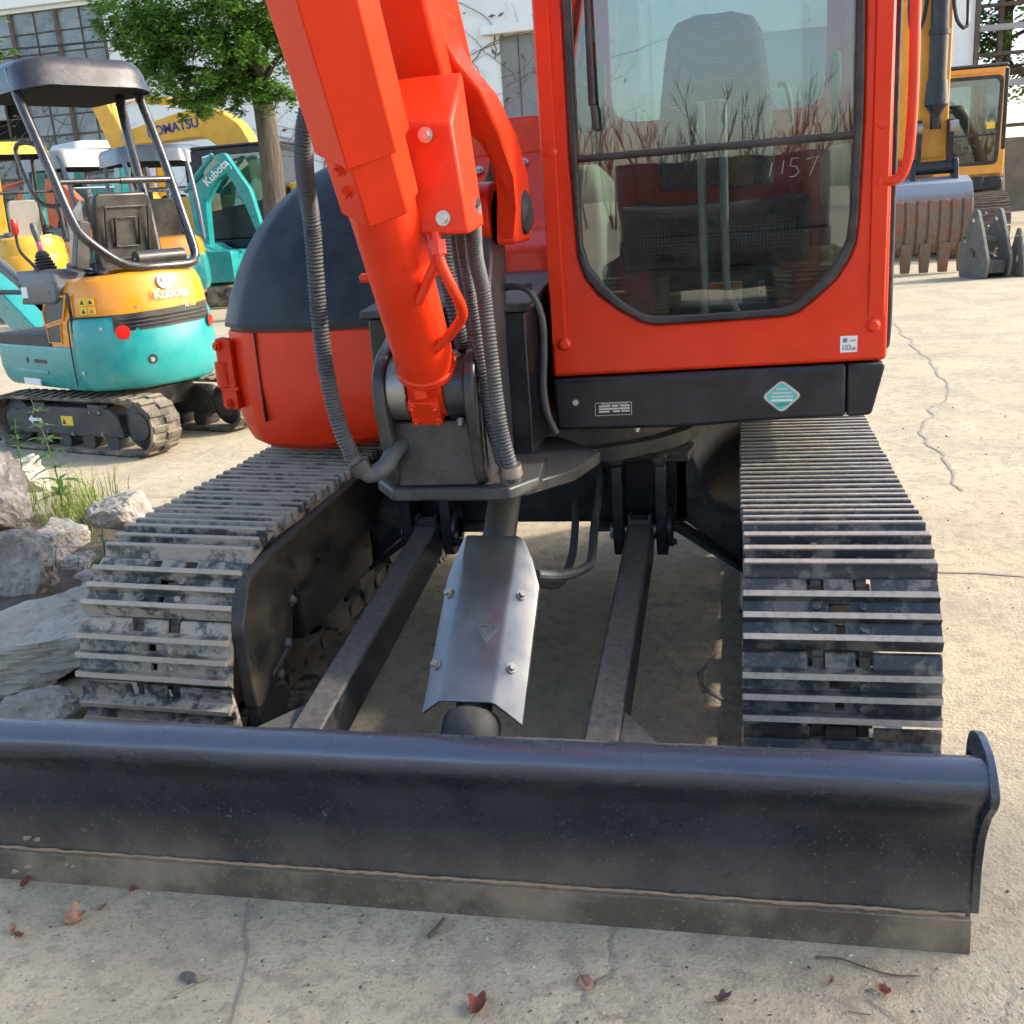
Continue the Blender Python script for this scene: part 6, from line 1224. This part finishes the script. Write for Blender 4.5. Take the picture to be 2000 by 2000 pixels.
# ---- fallen leaves and twigs
def dry(name, c1, c2): 
    m, t, b = nodes(name); a = nz(t, 60, 6, .7); t.links.new(mix(t, a, c1, c2), b.inputs['Base Color']); b.inputs['Roughness'].default_value = .75; return m
D1 = dry('dry_leaf_tan', (.28,.14,.08), (.48,.28,.19)); D2 = dry('dry_leaf_red', (.14,.035,.025), (.28,.085,.05)); D3 = dry('dry_leaf_brown', (.07,.045,.03), (.19,.13,.09)); D4 = dry('leaf_orange_red', (.40,.10,.06), (.50,.17,.11))
LG = 'fallen leaves on the concrete'
def fleaf(label, x, y, s, rz, mat, seed, curl=.25, asp=.55, lobes=0, z=.004):
    rd = random.Random(seed); k = 18; Rt = empty('fallen_leaf', (x,y,z), rz, label, 'leaf', LG); vs = []; nx = 6
    ring = []
    for i in range(k):
        a = 6.2832*i/k; q = (1+.25*math.cos(a)) if not lobes else (.62+.38*abs(math.cos(a*lobes/2)))*(1+.15*math.cos(a)); ring.append((math.cos(a)*q*s, math.sin(a)*q*s*asp*rd.uniform(.88,1.1)))
    vs = [(0,0,.0)]
    for f_ in (.5,1): vs += [(px*f_,py*f_,(curl*(py*f_)**2/s*2.2+curl*.6*(px*f_)**2/s+rd.uniform(0,.12)*s*f_*curl)) for px, py in ring]
    fs = [(0,1+i,1+(i+1)%k) for i in range(k)]+[(1+i,1+k+i,1+k+(i+1)%k,1+(i+1)%k) for i in range(k)]
    mb = MB(); mb.add(vs, fs); o = mb.build('leaf_blade', mat, Rt, 0, smooth=70, flip=False); so = o.modifiers.new('thickness', 'SOLIDIFY'); so.thickness = .0006
    mb = MB(); mb.tube([(-s*1.9,s*.1,.004+.1*s),(-s*1.3,0,.002),(-s*.5,0,.001),(s*.7,0,.002)], .0006, 5); mb.build('leaf_stalk', D3, Rt)
fleaf('curled tan leaf, largest of those at lower left', -.79,-.685,.026,R(30), D1, 1, .9, .9, 5)
fleaf('small reddish leaf touching the cutting edge at far left', -.985,-.578,.016,R(100), D2, 2, .5)
fleaf('small reddish leaf under the blade left of the concrete seam', -.72,-.567,.014,R(60), D2, 3, .6)
fleaf('narrow rust red leaf at the left edge below the blade', -.885,-.735,.016,R(-20), D2, 4, .6, .4)
fleaf('pale twisted leaf beside the narrow rust red one', -.905,-.725,.012,R(120), D1, 5, .9)
fleaf('small orange leaf with long stalk near the curled tan leaf', -.755,-.632,.012,R(-80), D1, 6, .6)
fleaf('maroon lobed leaf at the bottom centre', .12,-.815,.026,R(80), D2, 7, .8, .75, 5)
fleaf('oval tan leaf with stalk on the concrete right of centre', .30,-.72,.021,R(-60), D1, 8, .15, .72)
fleaf('orange red folded leaf at lower right', .83,-.68,.017,R(-65), D4, 9, .9, .55)
fleaf('small pale leaf left of the orange red one', .742,-.668,.009,R(70), D1, 10, .8)
fleaf('dark crumpled leaf between the oval leaf and the small pale one', .55,-.74,.017,R(20), D3, 11, 1.3, .6, 5)
fleaf('red leaf lying by the inner edge of the right track', .545,-.03,.022,R(40), D2, 12, .8, .7, 5)
fleaf('dark leaf on the ground between the left arm and the cylinder guard', -.12,.05,.022,R(60), D3, 13, 1.0, .5, 5)
fleaf('small dark leaf on the sunlit concrete at the right edge', 2.35,3.4,.03,R(10), D3, 14, .8)
fleaf('flat brown leaf on the sunlit concrete beside the right track', 1.75,1.95,.03,R(70), D3, 15, .4)
TW = plain('twig_bark', (.12,.095,.07), .9)
def twig(label, pts, rad, seed=0, mat=TW):
    rd = random.Random(seed); mb = MB(); mb.tube(spline(pts, .008), rad, 7, lambda k, n: rad*rd.uniform(.8,1.15)*(1-.4*k/n)); o = mb.build('twig', mat, None, 0, smooth=70, org=pts[0]); tag(o, label, 'twig', 'twigs on the concrete')
twig('short thick stick standing out below the blade centre', [(-.022,-.642,.007),(-.012,-.615,.008),(-.006,-.585,.008)], .0055, 1)
twig('long thin dark twig below the right end of the blade', [(.72,-.605,.005),(.765,-.606,.006),(.80,-.62,.005),(.85,-.635,.004),(.90,-.632,.004)], .0022, 2)
twig('thin twig beside the dark clod at lower left', [(-.475,-.865,.004),(-.45,-.83,.004),(-.415,-.795,.004)], .0032, 3, plain('twig_grey', (.26,.23,.18), .9))
twig('hair thin twig at the bottom right', [(.765,-.735,.003),(.785,-.737,.003),(.805,-.737,.003)], .0012, 4)
rock('dark flat clod of dirt beside the thin twig at lower left', (-.455,-.808,.006), (.024,.012,.008), R(-20), 31, ROCKD)
